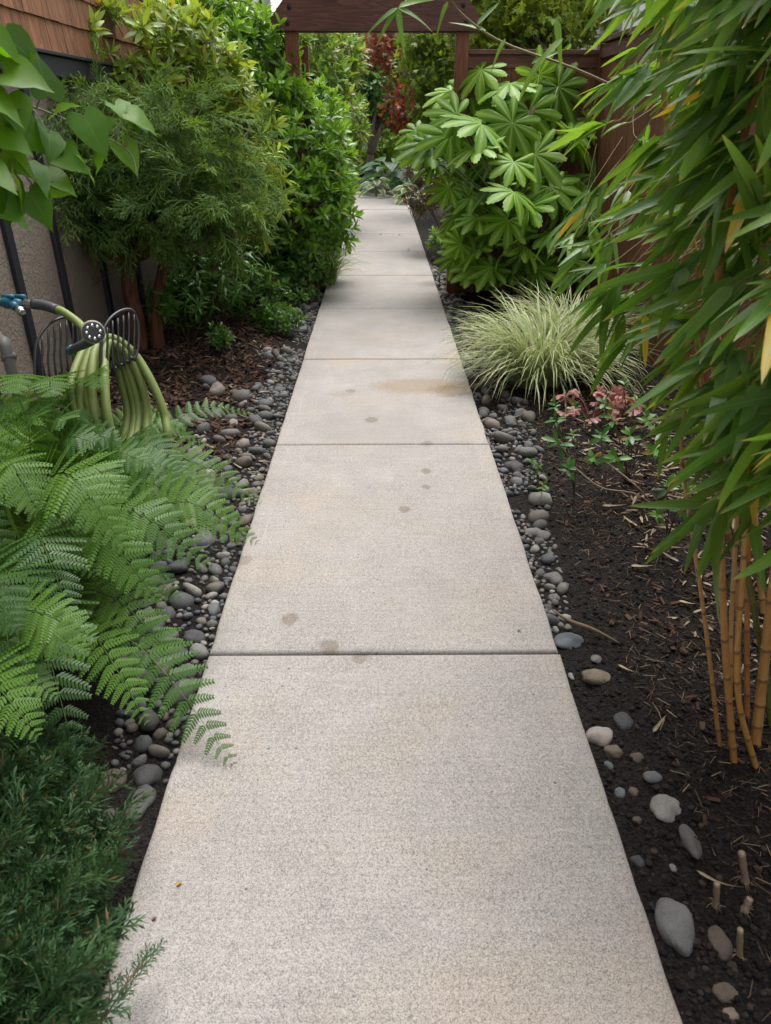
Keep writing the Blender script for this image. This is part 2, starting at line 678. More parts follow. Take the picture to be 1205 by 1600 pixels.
def plain(name, col, rough=0.6, metal=0.0, var=0.15, nscale=30, bump=0.0, spec=0.5):
    m, nt, b, out = new_mat(name)
    k = N(nt)
    n = k.noise(nscale, 4, 0.6, k.coord())
    k.set(b.inputs['Base Color'], k.mix(k.math('MULTIPLY', n, var * 2), col, tuple(v * 0.55 for v in col)))
    b.inputs['Roughness'].default_value = rough
    b.inputs['Metallic'].default_value = metal
    b.inputs['Specular IOR Level'].default_value = spec
    if bump:
        k.bump(b, n, bump, 0.004)
    return m


def wood(name, cols, axis, rough=0.62, grain=1.0, spec=0.3):
    """sawn timber, grain along an axis; each piece its own shift and tone."""
    m, nt, b, out = new_mat(name)
    k = N(nt)
    r = k.orand()
    off = k.combine(k.math('MULTIPLY', r, 31.0), k.math('MULTIPLY', r, 17.0), k.math('MULTIPLY', r, 53.0))
    s = [14.0, 14.0, 14.0]
    s['xyz'.index(axis)] = 0.8
    v = k.stretch(k.coord(), s, off)
    big = k.noise(1.0, 2, 0.5, v, 1.2)
    rings = k.math('FRACT', k.math('MULTIPLY', big, 7.0))
    s2 = [120.0, 120.0, 120.0]
    s2['xyz'.index(axis)] = 3.0
    fine = k.noise(1.0, 3, 0.65, k.stretch(k.coord(), s2, off))
    f = k.math('ADD', k.math('MULTIPLY', rings, 0.35 * grain), k.math('MULTIPLY', fine, 0.65))
    c = k.ramp(f, [(0.2, cols[0]), (0.55, cols[1]), (0.85, cols[2])])
    c = k.mix(k.math('MULTIPLY', r, 0.55), c, k.mix(1.0, c, (0.5, 0.47, 0.45), 'MULTIPLY'))
    wear = k.noise(3.0, 4, 0.6, k.coord())
    c = k.mix(k.ramp(wear, [(0.45, 0.0), (0.75, 0.45)]), c, tuple(v * 0.4 for v in cols[1]))
    k.set(b.inputs['Base Color'], c)
    b.inputs['Roughness'].default_value = rough
    b.inputs['Specular IOR Level'].default_value = spec
    k.bump(b, f, 0.35, 0.003)
    return m


def stone_mat(name, tones=None):
    m, nt, b, out = new_mat(name)
    k = N(nt)
    rnd, ac, al = k.attr()
    r = k.orand()
    h = k.math('FRACT', k.math('ADD', rnd, r))
    c = k.ramp(h, [(i / (len(tones) - 1), q) for i, q in enumerate(tones)] if tones else [(0.0, (0.06, 0.068, 0.078)), (0.2, (0.10, 0.112, 0.122)), (0.4, (0.15, 0.15, 0.148)), (0.55, (0.075, 0.08, 0.086)), (0.7, (0.165, 0.142, 0.118)), (0.80, (0.12, 0.128, 0.135)), (0.90, (0.30, 0.285, 0.265)), (1.0, (0.14, 0.105, 0.085))])
    v = k.pos()
    n1 = k.noise(28, 5, 0.65, v)
    n2 = k.noise(260, 3, 0.7, v)
    c = k.mix(1.0, c, (0.86, 0.86, 0.86), 'MULTIPLY')
    c = k.mix(k.ramp(n1, [(0.4, 0.0), (0.7, 0.45)]), c, k.mix(1.0, c, (0.5, 0.47, 0.42), 'MULTIPLY'))
    c = k.mix(k.ramp(n2, [(0.42, 0.0), (0.62, 0.55)]), c, k.mix(1.0, c, (1.55, 1.5, 1.42), 'MULTIPLY'))
    # soil clinging in dull patches
    n3 = k.noise(9, 4, 0.65, v)
    c = k.mix(k.ramp(n3, [(0.46, 0.0), (0.66, 0.7)]), c, (0.075, 0.06, 0.048))
    k.set(b.inputs['Base Color'], c)
    b.inputs['Roughness'].default_value = 0.72
    b.inputs['Specular IOR Level'].default_value = 0.35
    k.bump(b, k.math('ADD', n1, k.math('MULTIPLY', n2, 0.5)), 0.7, 0.008)
    return m


def soil_mat():
    m, nt, b, out = new_mat('soil')
    k = N(nt)
    v = k.pos()
    n1 = k.noise(6, 5, 0.65, v)
    n2 = k.noise(70, 4, 0.7, v)
    n3 = k.voro(120, v)
    c = k.ramp(n2, [(0.3, (0.0045, 0.0038, 0.0035)), (0.5, (0.011, 0.0088, 0.008)), (0.68, (0.027, 0.0215, 0.019)), (0.8, (0.06, 0.049, 0.041))])
    c = k.mix(k.ramp(n1, [(0.4, 0.0), (0.7, 0.6)]), c, k.mix(1.0, c, (1.5, 1.15, 0.95), 'MULTIPLY'))
    k.set(b.inputs['Base Color'], c)
    b.inputs['Roughness'].default_value = 0.9
    b.inputs['Specular IOR Level'].default_value = 0.2
    k.bump(b, k.math('ADD', n2, k.math('MULTIPLY', n3, 0.6)), 0.9, 0.02)
    return m


def concrete_mat(stains):
    m, nt, b, out = new_mat('broom_finished_concrete')
    k = N(nt)
    v = k.pos()
    sx = nt.nodes.new('ShaderNodeSeparateXYZ')
    nt.links.new(v, sx.inputs[0])
    X, Y = sx.outputs[0], sx.outputs[1]
    base = k.ramp(k.noise(1.6, 4, 0.6, v), [(0.3, (0.268, 0.248, 0.232)), (0.5, (0.308, 0.288, 0.271)), (0.7, (0.338, 0.315, 0.296))])
    c = k.mix(k.ramp(k.noise(5.5, 5, 0.65, v, 0.4), [(0.40, 0.0), (0.70, 0.7)]), base, (0.245, 0.232, 0.218))
    c = k.mix(k.ramp(k.noise(2.2, 3, 0.6, k.stretch(v, (1, 1, 1), (7.3, 2.2, 0))), [(0.50, 0.0), (0.70, 0.55)]), c, (0.345, 0.285, 0.222))
    # sand and aggregate
    g1 = k.noise(400, 2, 0.7, v)
    g2 = k.noise(120, 3, 0.7, v)
    g = k.math('ADD', k.math('MULTIPLY', g1, 0.78), k.math('MULTIPLY', g2, 0.22))
    c = k.mix(k.ramp(g, [(0.38, 0.85), (0.5, 0.0)]), c, k.mix(1.0, c, (0.36, 0.36, 0.37), 'MULTIPLY'))
    c = k.mix(k.ramp(g, [(0.52, 0.0), (0.68, 0.7)]), c, (0.52, 0.485, 0.44))
    vd = k.voro(95, v)
    vc = k.voro(95, v, 'Color')
    sc = nt.nodes.new('ShaderNodeSeparateColor')
    nt.links.new(vc, sc.inputs[0])
    speck = k.math('MULTIPLY', k.math('LESS_THAN', vd, 0.24), k.math('GREATER_THAN', sc.outputs[0], 0.90))
    c = k.mix(k.math('MULTIPLY', speck, 0.75), c, (0.13, 0.125, 0.13))
    vd2 = k.voro(26, v)
    vc2 = k.voro(26, v, 'Color')
    sc2 = nt.nodes.new('ShaderNodeSeparateColor')
    nt.links.new(vc2, sc2.inputs[0])
    pit = k.math('MULTIPLY', k.math('LESS_THAN', vd2, 0.085), k.math('GREATER_THAN', sc2.outputs[1], 0.87))
    c = k.mix(k.math('MULTIPLY', pit, 0.85), c, (0.07, 0.068, 0.072))
    # broom strokes across the walk
    br = k.noise(1.0, 2, 0.5, k.stretch(v, (3, 110, 3)))
    c = k.mix(k.ramp(br, [(0.35, 0.28), (0.55, 0.0)]), c, k.mix(1.0, c, (0.72, 0.72, 0.73), 'MULTIPLY'))
    # smooth trowelled margins
    ax = k.math('ABSOLUTE', k.math('SUBTRACT', X, 0.008))
    edge = k.math('GREATER_THAN', k.math('ADD', ax, k.math('MULTIPLY', k.noise(9, 2, 0.5, v), 0.02)), 0.466)
    c = k.mix(k.math('MULTIPLY', edge, k.ramp(Y, [(0.0, 0.03), (1.0, 0.03)])), c, (0.42, 0.395, 0.37))
    line = k.math('LESS_THAN', k.math('ABSOLUTE', k.math('SUBTRACT', ax, 0.462)), 0.004)
    c = k.mix(k.math('MULTIPLY', line, k.ramp(k.noise(4, 2, 0.5, v), [(0.48, 0.0), (0.66, 0.22)])), c, (0.45, 0.43, 0.405))
    # dirt along the rims
    rim = k.math('SUBTRACT', ax, k.math('MULTIPLY', k.noise(12, 4, 0.7, v), 0.09))
    c = k.mix(k.ramp(k.math('MULTIPLY_ADD', rim, 8.0, -3.60), [(0.0, 0.0), (1.0, 0.6)]), c, (0.19, 0.165, 0.125))
    warp = k.math('MULTIPLY', k.math('SUBTRACT', k.noise(26, 3, 0.6, v), 0.5), 0.9)
    for (x, y, rx, ry, col, amt) in stains:
        dx = k.math('DIVIDE', k.math('SUBTRACT', X, x), rx)
        dy = k.math('DIVIDE', k.math('SUBTRACT', Y, y), ry)
        d = k.math('SQRT', k.math('ADD', k.math('MULTIPLY', dx, dx), k.math('MULTIPLY', dy, dy)))
        f = k.ramp(k.math('ADD', d, warp), [(0.62, min(1.0, amt * 1.2)), (0.95, 0.0)])
        f = k.math('MULTIPLY', f, k.ramp(g, [(0.40, 1.0), (0.62, 0.35)]))
        c = k.mix(f, c, col)
    k.set(b.inputs['Base Color'], c)
    b.inputs['Roughness'].default_value = 0.88
    b.inputs['Specular IOR Level'].default_value = 0.25
    k.bump(b, k.math('ADD', g, k.math('MULTIPLY', br, 0.25)), 0.55, 0.004)
    return m


def stucco_mat(name, col, scale=38):
    m, nt, b, out = new_mat(name)
    k = N(nt)
    v = k.pos()
    n = k.noise(scale, 4, 0.6, v, 0.8)
    n2 = k.noise(2, 4, 0.6, v)
    c = k.mix(k.ramp(n2, [(0.35, 0.0), (0.75, 0.4)]), col, tuple(q * 0.6 for q in col))
    k.set(b.inputs['Base Color'], c)
    b.inputs['Roughness'].default_value = 0.85
    k.bump(b, k.ramp(n, [(0.42, 0.0), (0.56, 1.0)]), 0.8, 0.006)
    return m


def bark_mat(name, cols, stretch=(30, 30, 6)):
    m, nt, b, out = new_mat(name)
    k = N(nt)
    n = k.noise(1.0, 4, 0.65, k.stretch(k.pos(), stretch))
    c = k.ramp(n, [(0.3, cols[0]), (0.5, cols[1]), (0.72, cols[2])])
    k.set(b.inputs['Base Color'], c)
    b.inputs['Roughness'].default_value = 0.85
    b.inputs['Specular IOR Level'].default_value = 0.2
    k.bump(b, n, 0.8, 0.01)
    return m


def culm_mat(name, cols):
    m, nt, b, out = new_mat(name)
    k = N(nt)
    rnd, ac, al = k.attr()
    r = k.math('FRACT', k.math('ADD', rnd, k.orand()))
    c = k.ramp(r, [(i / (len(cols) - 1), q) for i, q in enumerate(cols)])
    c = k.mix(k.ramp(k.noise(1.0, 3, 0.6, k.stretch(k.pos(), (160, 160, 8))), [(0.4, 0.0), (0.7, 0.4)]), c, k.mix(1.0, c, (0.5, 0.42, 0.35), 'MULTIPLY'))
    # ac carries the joint mark: 1 at a joint ring
    c = k.mix(k.math('MULTIPLY', k.math('GREATER_THAN', ac, 0.5), 0.75), c, (0.12, 0.075, 0.035))
    k.set(b.inputs['Base Color'], c)
    b.inputs['Roughness'].default_value = 0.38
    return m


def tex_bits_mat(name, cols, rough=0.85):
    m, nt, b, out = new_mat(name)
    k = N(nt)
    rnd, ac, al = k.attr()
    r = k.math('FRACT', k.math('ADD', rnd, k.orand()))
    c = k.ramp(r, [(i / (len(cols) - 1), q) for i, q in enumerate(cols)])
    n = k.noise(150, 3, 0.6, k.pos())
    c = k.mix(k.math('MULTIPLY', n, 0.6), c, k.mix(1.0, c, (0.5, 0.48, 0.46), 'MULTIPLY'))
    k.set(b.inputs['Base Color'], c)
    b.inputs['Roughness'].default_value = rough
    b.inputs['Specular IOR Level'].default_value = 0.25
    return m


# ================================================================== SETTING
# ---- ground
def axis_pts(a, b, step, far):
    mid = np.arange(a, b + 1e-6, step)
    g = np.cumsum(step * 1.35 ** np.arange(1, 40))
    g = g[g < far]
    return np.concatenate([a - g[::-1], mid, b + g])


xs = axis_pts(-1.95, 1.95, 0.0135, 420)
ys = axis_pts(0.2, 5.2, 0.0135, 420)
XX, YY = np.meshgrid(xs, ys)
ZZ = gz(XX, YY)
nx, ny = len(xs), len(ys)
inpath = (np.abs(XX - 0.008) < 0.50) & (YY < 17.5)
ZZ = np.where(inpath, np.minimum(ZZ, -0.07), ZZ)
ii = (np.arange(ny - 1)[:, None] * nx + np.arange(nx - 1)[None]).ravel()
SOIL = soil_mat()
g_t = T(np.stack([XX, YY, ZZ], -1).reshape(-1, 3), np.stack([ii, ii + 1, ii + nx + 1, ii + nx], -1))
part('ground', g_t, SOIL, kind='structure')

# ---- concrete walk: one slab per panel between the joints
PX0, PX1 = -0.525, 0.541
joints = [-1.4, 0.13] + [float(G(600, y)[1]) for y in (1020, 694, 560.5, 481.5, 430, 393)]
joints += [10.75, 12.3, 13.8, 15.2]
def spot(px, py, rpx, col, amt, rx=None, ry=None):
    g = G(px, py)
    z = np.dot(g - CAM, FWD)
    r = rpx * z / FPX * 1.25
    return (g[0], g[1], rx or r, ry or r * 1.15, col, amt)
BR = (0.125, 0.098, 0.072)
STAINS = [spot(580, 656, 10, BR, .75), spot(632, 796, 9, BR, .75), spot(666, 737, 8, BR, .75), spot(666, 762, 7, BR, .7),
          spot(453, 968, 13, BR, .75), spot(514, 1010, 14, BR, .75), spot(563, 1027, 13, BR, .7), spot(548, 611, 8, BR, .6),
          spot(380, 876, 13, BR, .55), spot(668, 693, 9, BR, .6),
          spot(655, 603, 10, (0.21, 0.155, 0.095), .75, 0.34, 0.17), spot(705, 610, 10, (0.16, 0.115, 0.065), .75, 0.16, 0.13),
          spot(530, 616, 10, (0.22, 0.175, 0.13), .5, 0.10, 0.05)]
CONC = concrete_mat(STAINS)
def slab(a, b_, dz):
    """a panel of the walk with tooled, slightly worn edges."""
    ys_ = np.concatenate([[a, a + .0025, a + .007, a + .013], np.linspace(a + .03, b_ - .03, 60), [b_ - .013, b_ - .007, b_ - .0025, b_]])
    zs_ = np.concatenate([[-.013, -.006, -.002, 0], np.zeros(60), [0, -.002, -.006, -.013]])
    rows = []
    nz = lambda o: .0035 * vnoise(np.stack([ys_ * 9, ys_ * 0 + o, ys_ * 0], -1)) + .003 * np.clip(vnoise(np.stack([ys_ * 38, ys_ * 0 + o, ys_ * 0 + 3], -1)) - .25, 0, 1)
    e0, e1 = nz(a + 1.3), nz(a + 7.7)
    prof = [(0, -.14), (0, -.012), (.0025, -.005), (.007, -.0015), (.014, 0)]
    cols = []
    for q, z in prof:
        cols.append(np.stack([PX0 + q + e0, ys_, dz + np.minimum(z, zs_) if z > -.1 else ys_ * 0 + z], 1))
    for f in np.linspace(.1, .9, 9):
        cols.append(np.stack([PX0 + (PX1 - PX0) * f + 0 * ys_, ys_, dz + zs_ + .0008 * vnoise(np.stack([ys_ * 2, ys_ * 0 + f * 3, ys_ * 0], -1))], 1))
    for q, z in prof[::-1]:
        cols.append(np.stack([PX1 - q - e1, ys_, dz + np.minimum(z, zs_) if z > -.1 else ys_ * 0 + z], 1))
    V = np.stack(cols, 0)
    m, n = V.shape[:2]
    i, j = np.meshgrid(np.arange(m - 1), np.arange(n - 1), indexing='ij')
    o = (i * n + j).ravel()
    Q = np.stack([o, o + n, o + n + 1, o + 1], 1)
    lo0, lo1 = V[:, 0].copy(), V[:, -1].copy()
    lo0[:, 2], lo1[:, 2] = -.14, -.14
    W = np.concatenate([V.reshape(-1, 3), lo0, lo1])
    k = m * n
    t = np.arange(m - 1)
    Q = np.concatenate([Q, np.stack([k + t, k + t + 1, (t + 1) * n, t * n], 1), np.stack([k + m + t, (t) * n + n - 1, (t + 1) * n + n - 1, k + m + t + 1], 1)])
    return T(W, Q)
walk = empty('path', (0.008, 0, 0), kind='structure')
part('joint_filler', box(PX0 + .01, PX1 - .01, -1.4, 15.2, -.12, -.022), SOIL, walk, False)
for i in range(len(joints) - 1):
    a, b_ = joints[i] + 0.004, joints[i + 1] - 0.004
    dz = rng.normal() * 0.0012
    part('concrete_slab', slab(a, b_, dz), CONC, walk)
# the last panel bends off to the left
y0 = joints[-1] + 0.005
ang = np.linspace(0, R(80), 14)
Rc = 1.4
inn = [(PX0 - Rc + Rc * math.cos(t), y0 + Rc * math.sin(t)) for t in ang]
outr = [(PX0 - Rc + (Rc + PX1 - PX0) * math.cos(t), y0 + (Rc + PX1 - PX0) * math.sin(t)) for t in ang]
Vc = [(*p, 0.001) for p in inn] + [(*p, 0.001) for p in outr] + [(*p, -0.13) for p in inn] + [(*p, -0.13) for p in outr]
n_ = len(ang)
Qc = [[i, n_ + i, n_ + i + 1, i + 1] for i in range(n_ - 1)] + [[n_ + i, 3 * n_ + i, 3 * n_ + i + 1, n_ + i + 1] for i in range(n_ - 1)] + [[i, i + 1, 2 * n_ + i + 1, 2 * n_ + i] for i in range(n_ - 1)] + [[0, 2 * n_, 3 * n_, n_]]
part('concrete_slab', T(Vc, Qc), CONC, walk, smooth=False)

# ---- house on the left
HX = -1.85
STUC = stucco_mat('tan_stucco', (0.20, 0.165, 0.125))
STUC2 = stucco_mat('pale_lit_stucco', (0.55, 0.53, 0.50))  # pale stucco, with the brighter light beyond the roof shade put into its colour
BLACK = plain('black_trim_paint', (0.016, 0.017, 0.022), 0.5, var=0.2, nscale=20)
SHING = wood('cedar_shingle', [(0.085, 0.034, 0.016), (0.22, 0.092, 0.038), (0.33, 0.155, 0.068)], 'z', 0.75, 1.2)
house = empty('house', (HX - 1.5, 5, 0), 'house with tan stucco wall, black battens and cedar shingles above', 'house')
part('wall', box(HX - 3, HX, -3.5, 7.1, -0.2, 1.62), STUC, house, False)  # house walls lengthened unseen behind the camera to keep sky off the near slab
part('upper_wall', box(HX - 3, HX - 0.03, -3.5, 7.1, 1.625, 5.6), STUC, house, False)
part('rear_wall', box(HX - 3, HX - 0.01, 7.11, 14.5, -0.2, 5.6), STUC2, house, False)
part('band_board', box(HX - 0.02, HX + 0.055, -3.5, 7.12, 1.625, 1.725, 0.006), BLACK, house, False)
part('sill_strip', box(HX - 0.02, HX + 0.075, -3.5, 7.12, 1.727, 1.745, 0.003), BLACK, house, False)
bat = mesh_of('batten', box(-0.001, 0.024, -0.033, 0.033, -0.15, 1.62, 0.004), BLACK, False)
def wall_y(px, x=HX, h=0.9):
    """how far along the house wall a pixel column lies."""
    k_ = (px - 602.5) / FPX
    # x = k*z (yaw is nearly nothing), z = y cos p + (CAMH-h) sin p
    z = x / k_
    return (z - (CAMH - h) * sp_) / cp
ys_b = [wall_y(px) for px in (-60, 20, 88, 152, 205)]
st = ys_b[-1] - ys_b[-2]
ys_b += [ys_b[-1] + st * q for q in (1, 2, 3)]
ys_b = [ys_b[0] - st * 2, ys_b[0] - st] + ys_b
for y in ys_b:
    M = np.eye(4)
    M[:3, 3] = (HX, y, 0)
    put('batten', bat, house, M)
# shingle courses, each shingle its own piece
def shingle_course(z0, y0, y1, jit):
    y = y0
    while y < y1:
        w = 0.075 + rng.random() * 0.075
        w = min(w, y1 - y)
        if w > 0.02:
            t = prism([(HX + 0.004, z0), (HX + 0.026 + rng.random() * .004, z0 - rng.random() * .006), (HX + 0.012, z0 + 0.21), (HX - 0.006, z0 + 0.21)], 'y', y + 0.002, y + w - 0.002)
            # prism() takes (x, z) pairs for axis y
            part('shingle', t, SHING, house, False)
        y += w
ROW = 0.155
for i in range(5):
    shingle_course(1.752 + i * ROW, 2.6, 7.03, 0)
for i in range(4):
    shingle_course(2.05 + i * ROW, 11.6, 13.5, 0)
part('upper_cladding', box(HX - 0.03, HX + 0.01, -3.5, 7.05, 2.60, 5.6), SHING, house, False)
for (pa, pb) in ((7.06, 7.26), (7.75, 8.15), (13.6, 14.55)):
    part('corner_board', box(HX - 0.01, HX + 0.05, pa, pb, 1.75 if pa < 8 else 0.0, 5.6, 0.006), BLACK, house, False)
for y in (8.75, 9.3, 9.85, 10.4, 10.95, 11.45):
    M = np.eye(4)
    M[:3, 3] = (HX - 0.008, y, 1.9)
    put('batten', bat, house, M)

# ---- arbor over the walk
GATE_Y = 7.0
BEAMW = wood('stained_beam', [(0.045, 0.019, 0.015), (0.115, 0.048, 0.034), (0.185, 0.085, 0.058)], 'x', 0.55)
POSTW = wood('stained_post', [(0.08, 0.028, 0.014), (0.20, 0.074, 0.034), (0.28, 0.115, 0.055)], 'z', 0.6)
IRON = plain('black_iron', (0.012, 0.012, 0.013), 0.45, 0.3)
arbor = empty('arbor', (0, GATE_Y, 0), 'dark stained timber arbor spanning the concrete walk', 'arbor')
xl, xr = P(456, 60, 5.85)[0], P(723, 60, 5.85)[0]
for x in (xl, xr):
    part('post', box(x - 0.052, x + 0.052, GATE_Y - 0.05, GATE_Y + 0.05, -0.1, 2.16, 0.006), POSTW, arbor, False)
bx0, bx1 = P(425, 40, 5.8)[0], P(751, 40, 5.8)[0]
bz = CAMH + (GATE_Y - 0.1) * 0.0885
bz = float(P(600, 49, 5.82)[2])
poly = [(bx0, bz), (bx1, bz), (bx1, bz + 0.085), (bx1 - 0.16, bz + 0.27), (bx0 + 0.16, bz + 0.27), (bx0, bz + 0.085)]
for (ya, yb) in ((GATE_Y - 0.092, GATE_Y - 0.052), (GATE_Y + 0.052, GATE_Y + 0.092)):
    part('beam', prism(poly, 'y', ya, yb), BEAMW, arbor, False)
bolt = mesh_of('bolt', disc_stack([0, 0, 0], [0, -1, 0], [(0, 0.019), (0.004, 0.019), (0.005, 0.012), (0.012, 0.010), (0.013, 0.002)], 10), IRON, False)
for (x, z) in ((xl - 0.02, bz + 0.05), (xl + 0.0, bz + 0.155), (xr + 0.02, bz + 0.06), (xr - 0.01, bz + 0.17)):
    M = np.eye(4)
    M[:3, 3] = (x, GATE_Y - 0.0925, z)
    put('bolt', bolt, arbor, M)

# ---- fences
BOARD = wood('fence_board', [(0.095, 0.038, 0.022), (0.20, 0.083, 0.046), (0.28, 0.125, 0.07)], 'z', 0.7)
CAPW = wood('fence_cap', [(0.065, 0.027, 0.019), (0.15, 0.066, 0.046), (0.23, 0.11, 0.075)], 'x', 0.7)
CAPW2 = wood('fence_cap_along', [(0.065, 0.027, 0.019), (0.15, 0.066, 0.046), (0.23, 0.11, 0.075)], 'y', 0.7)
FT = float(P(800, 80, 5.9)[2])
FX = 1.82
fence = empty('wooden_fence', (1.2, GATE_Y, 0), 'brown board fence joining the arbor post on the right, behind the glossy palmate shrub', 'fence')
y = xr + 0.055
while y < FX - 0.02:
    w = min(0.14, FX - 0.02 - y)
    part('board', box(y + 0.0015, y + w - 0.0015, GATE_Y + rng.random() * 0.004, GATE_Y + 0.02, -0.05, FT - 0.10, 0.002), BOARD, fence, False)
    y += w
part('rail', box(xr + 0.055, FX, GATE_Y - 0.016, GATE_Y - 0.001, FT - 0.115, FT - 0.025), CAPW, fence, False)
part('cap', box(xr + 0.055, FX + 0.06, GATE_Y - 0.045, GATE_Y + 0.06, FT - 0.022, FT + 0.012, 0.004), CAPW, fence, False)
part('rail', box(xr + 0.055, FX, GATE_Y + 0.022, GATE_Y + 0.06, 0.25, 0.34), CAPW, fence, False)
part('corner_post', box(FX - 0.03, FX + 0.06, GATE_Y - 0.049, GATE_Y + 0.045, -0.1, FT + 0.05), POSTW, fence, False)
side = empty('wooden_fence', (FX, 3.5, 0), 'brown board fence running along the garden behind the bamboo', 'fence')
y = -3.1  # fence carried on unseen past the camera to cut skylight on the near walk
while y < GATE_Y - 0.05:
    part('board', box(FX + rng.random() * 0.004, FX + 0.02, y + 0.0015, y + 0.1385, -0.08, FT + 0.05, 0.002), BOARD, side, False)
    y += 0.14
part('cap', box(FX - 0.04, FX + 0.06, -3.1, GATE_Y - 0.05, FT + 0.052, FT + 0.086, 0.004), CAPW2, side, False)
part('rail', box(FX + 0.022, FX + 0.06, -3.1, GATE_Y - 0.05, 0.3, 0.39), CAPW2, side, False)
part('rail', box(FX - 0.018, FX - 0.002, -3.1, GATE_Y - 0.05, FT - 0.05, FT + 0.04), CAPW2, side, False)
lf_ = empty('wooden_fence', (-1.3, GATE_Y + 0.1, 0), 'lower brown board fence between the house and the left arbor post', 'fence')
part('post', box(-0.665, -0.60, GATE_Y + 0.16, GATE_Y + 0.23, -0.05, 1.95, 0.004), POSTW, lf_, False)
y = HX + 0.06
while y < xl - 0.08:
    w = min(0.14, xl - 0.06 - y)
    part('board', box(y + 0.0015, y + w - 0.0015, GATE_Y + 0.06, GATE_Y + 0.08, -0.05, 1.5, 0.002), BOARD, lf_, False)
    y += w
part('rail', box(HX + 0.06, xl - 0.06, GATE_Y + 0.04, GATE_Y + 0.058, 0.2, 0.29), CAPW, lf_, False)

# ---- white house over the fence
WHITE = plain('white_siding_paint', (0.72, 0.72, 0.71), 0.6, var=0.08, nscale=5)
wh = empty('house', (4.6, 11, 0), 'white clapboard house beyond the corner of the brown fence', 'house')
part('wall', box(2.72, 7, 9.6, 14, -0.1, 3.9), WHITE, wh, False)
lap = mesh_of('siding_board', prism([(0, 0), (0.024, 0), (0.006, 0.15), (0, 0.15)], 'x', 0, 4.2), WHITE, False)
lapt = prism([(9.598, 0), (9.575, 0), (9.592, 0.15), (9.598, 0.15)], 'x', 2.72, 6.9)
for i in range(12):
    t = T(lapt.V + [0, 0, 1.7 + i * 0.15], lapt.Q, lapt.Tr)
    part('siding_board', t, WHITE, wh, False)
    t2 = T(prism([(2.718, 0), (2.695, 0), (2.712, 0.15), (2.718, 0.15)], 'y', 9.6, 13.9).V + [0, 0, 1.7 + i * 0.15], lapt.Q, lapt.Tr)
    part('siding_board', t2, WHITE, wh, False)
part('corner_board', box(2.68, 2.80, 9.56, 9.66, 0, 3.9), WHITE, wh, False)
ROOF = plain('asphalt_roofing', (0.06, 0.058, 0.06), 0.9, var=0.3, nscale=40)
part('roof', prism([(2.3, 3.905), (4.9, 5.3), (7.5, 3.905)], 'y', 9.3, 14.3), ROOF, wh, False)


def PY(px, py, Y):
    """where the pixel's ray crosses the upright plane y = Y."""
    d = FWD + RGT * ((px - 602.5) / FPX) - UPV * ((py - 800) / FPX)
    return CAM + d * ((Y - CAM[1]) / d[1])


def rand_dirs(n, r):
    return nrm(r.normal(size=(n, 3)))


def shrub(root, blobs, dens, ts, m, seed, up=0.6, jit=0.4, s=(0.8, 1.2), cap=300, name='sprig', **kw):
    r = np.random.default_rng(seed)
    p, n = blob_pts(blobs, dens, seed, **kw)
    d = nrm(n * 0.8 + np.array([0, 0, up]) + r.normal(size=p.shape) * jit)
    M = frames(p, d, r.normal(size=p.shape), s[0] + (s[1] - s[0]) * r.random(len(p)))
    scatter(root, name, ts, M, m, cap, 'foliage')
    return p


# ================================================================== LEFT PLANTS
M_PIER = leaf_mat('pieris_leaf', [(0.050, 0.135, 0.014), (0.08, 0.195, 0.02), (0.12, 0.26, 0.03), (0.055, 0.14, 0.016)], 0.33, 0.32, vein=(0.18, 0.30, 0.05), old=(0.18, 0.17, 0.04), oldp=0.03, spec=.36, new=(0.20, 0.38, 0.035))
M_RHODO = leaf_mat('rhododendron_leaf', [(0.10, 0.18, 0.024), (0.15, 0.24, 0.034), (0.20, 0.28, 0.05), (0.11, 0.18, 0.03)], 0.38, 0.30, vein=(0.26, 0.32, 0.09), old=(0.30, 0.19, 0.04), oldp=0.08, spec=.36, new=(.28, .40, .06))
M_CYP = leaf_mat('thread_cypress_leaf', [(0.04, 0.088, 0.028), (0.066, 0.128, 0.032), (0.105, 0.178, 0.038), (0.05, 0.105, 0.042)], 0.7, 0.28, tip=(0.15, 0.25, 0.045), spec=.15)
M_JUN = leaf_mat('juniper_leaf', [(0.020, 0.052, 0.018), (0.030, 0.072, 0.024), (0.046, 0.10, 0.030), (0.024, 0.062, 0.030)], 0.65, 0.15, tip=(0.06, 0.135, 0.045), tip0=.5, old=(.12, .07, .03), oldp=.03)
M_FERN = leaf_mat('fern_leaf', [(0.030, 0.088, 0.016), (0.047, 0.125, 0.018), (0.08, 0.178, 0.023), (0.105, 0.212, 0.032), (0.038, 0.10, 0.023)], 0.48, 0.3, vein=(.10, .18, .04), veinw=.3)
M_HEART = leaf_mat('heart_leaf', [(0.06, 0.165, 0.006), (0.085, 0.205, 0.009), (0.115, 0.24, 0.014), (0.035, 0.095, 0.014)], 0.42, 0.5, vein=(0.13, 0.22, 0.03), veinw=0.045, spec=0.25)
M_FOREST = leaf_mat('dark_evergreen_leaf', [(0.030, 0.085, 0.015), (0.046, 0.115, 0.018), (0.07, 0.155, 0.026)], 0.32, 0.22, vein=(0.10, 0.18, 0.04), new=(.10, .22, .035))
M_STEM = bark_mat('grey_brown_stem', [(0.035, 0.024, 0.017), (0.085, 0.06, 0.042), (0.14, 0.105, 0.075)])
M_REDBARK = bark_mat('red_cypress_bark', [(0.05, 0.022, 0.013), (0.12, 0.052, 0.030), (0.19, 0.095, 0.06)], (45, 45, 5))
M_TWIG = plain('dry_twig', (0.20, 0.145, 0.10), 0.8, var=0.4, nscale=60)

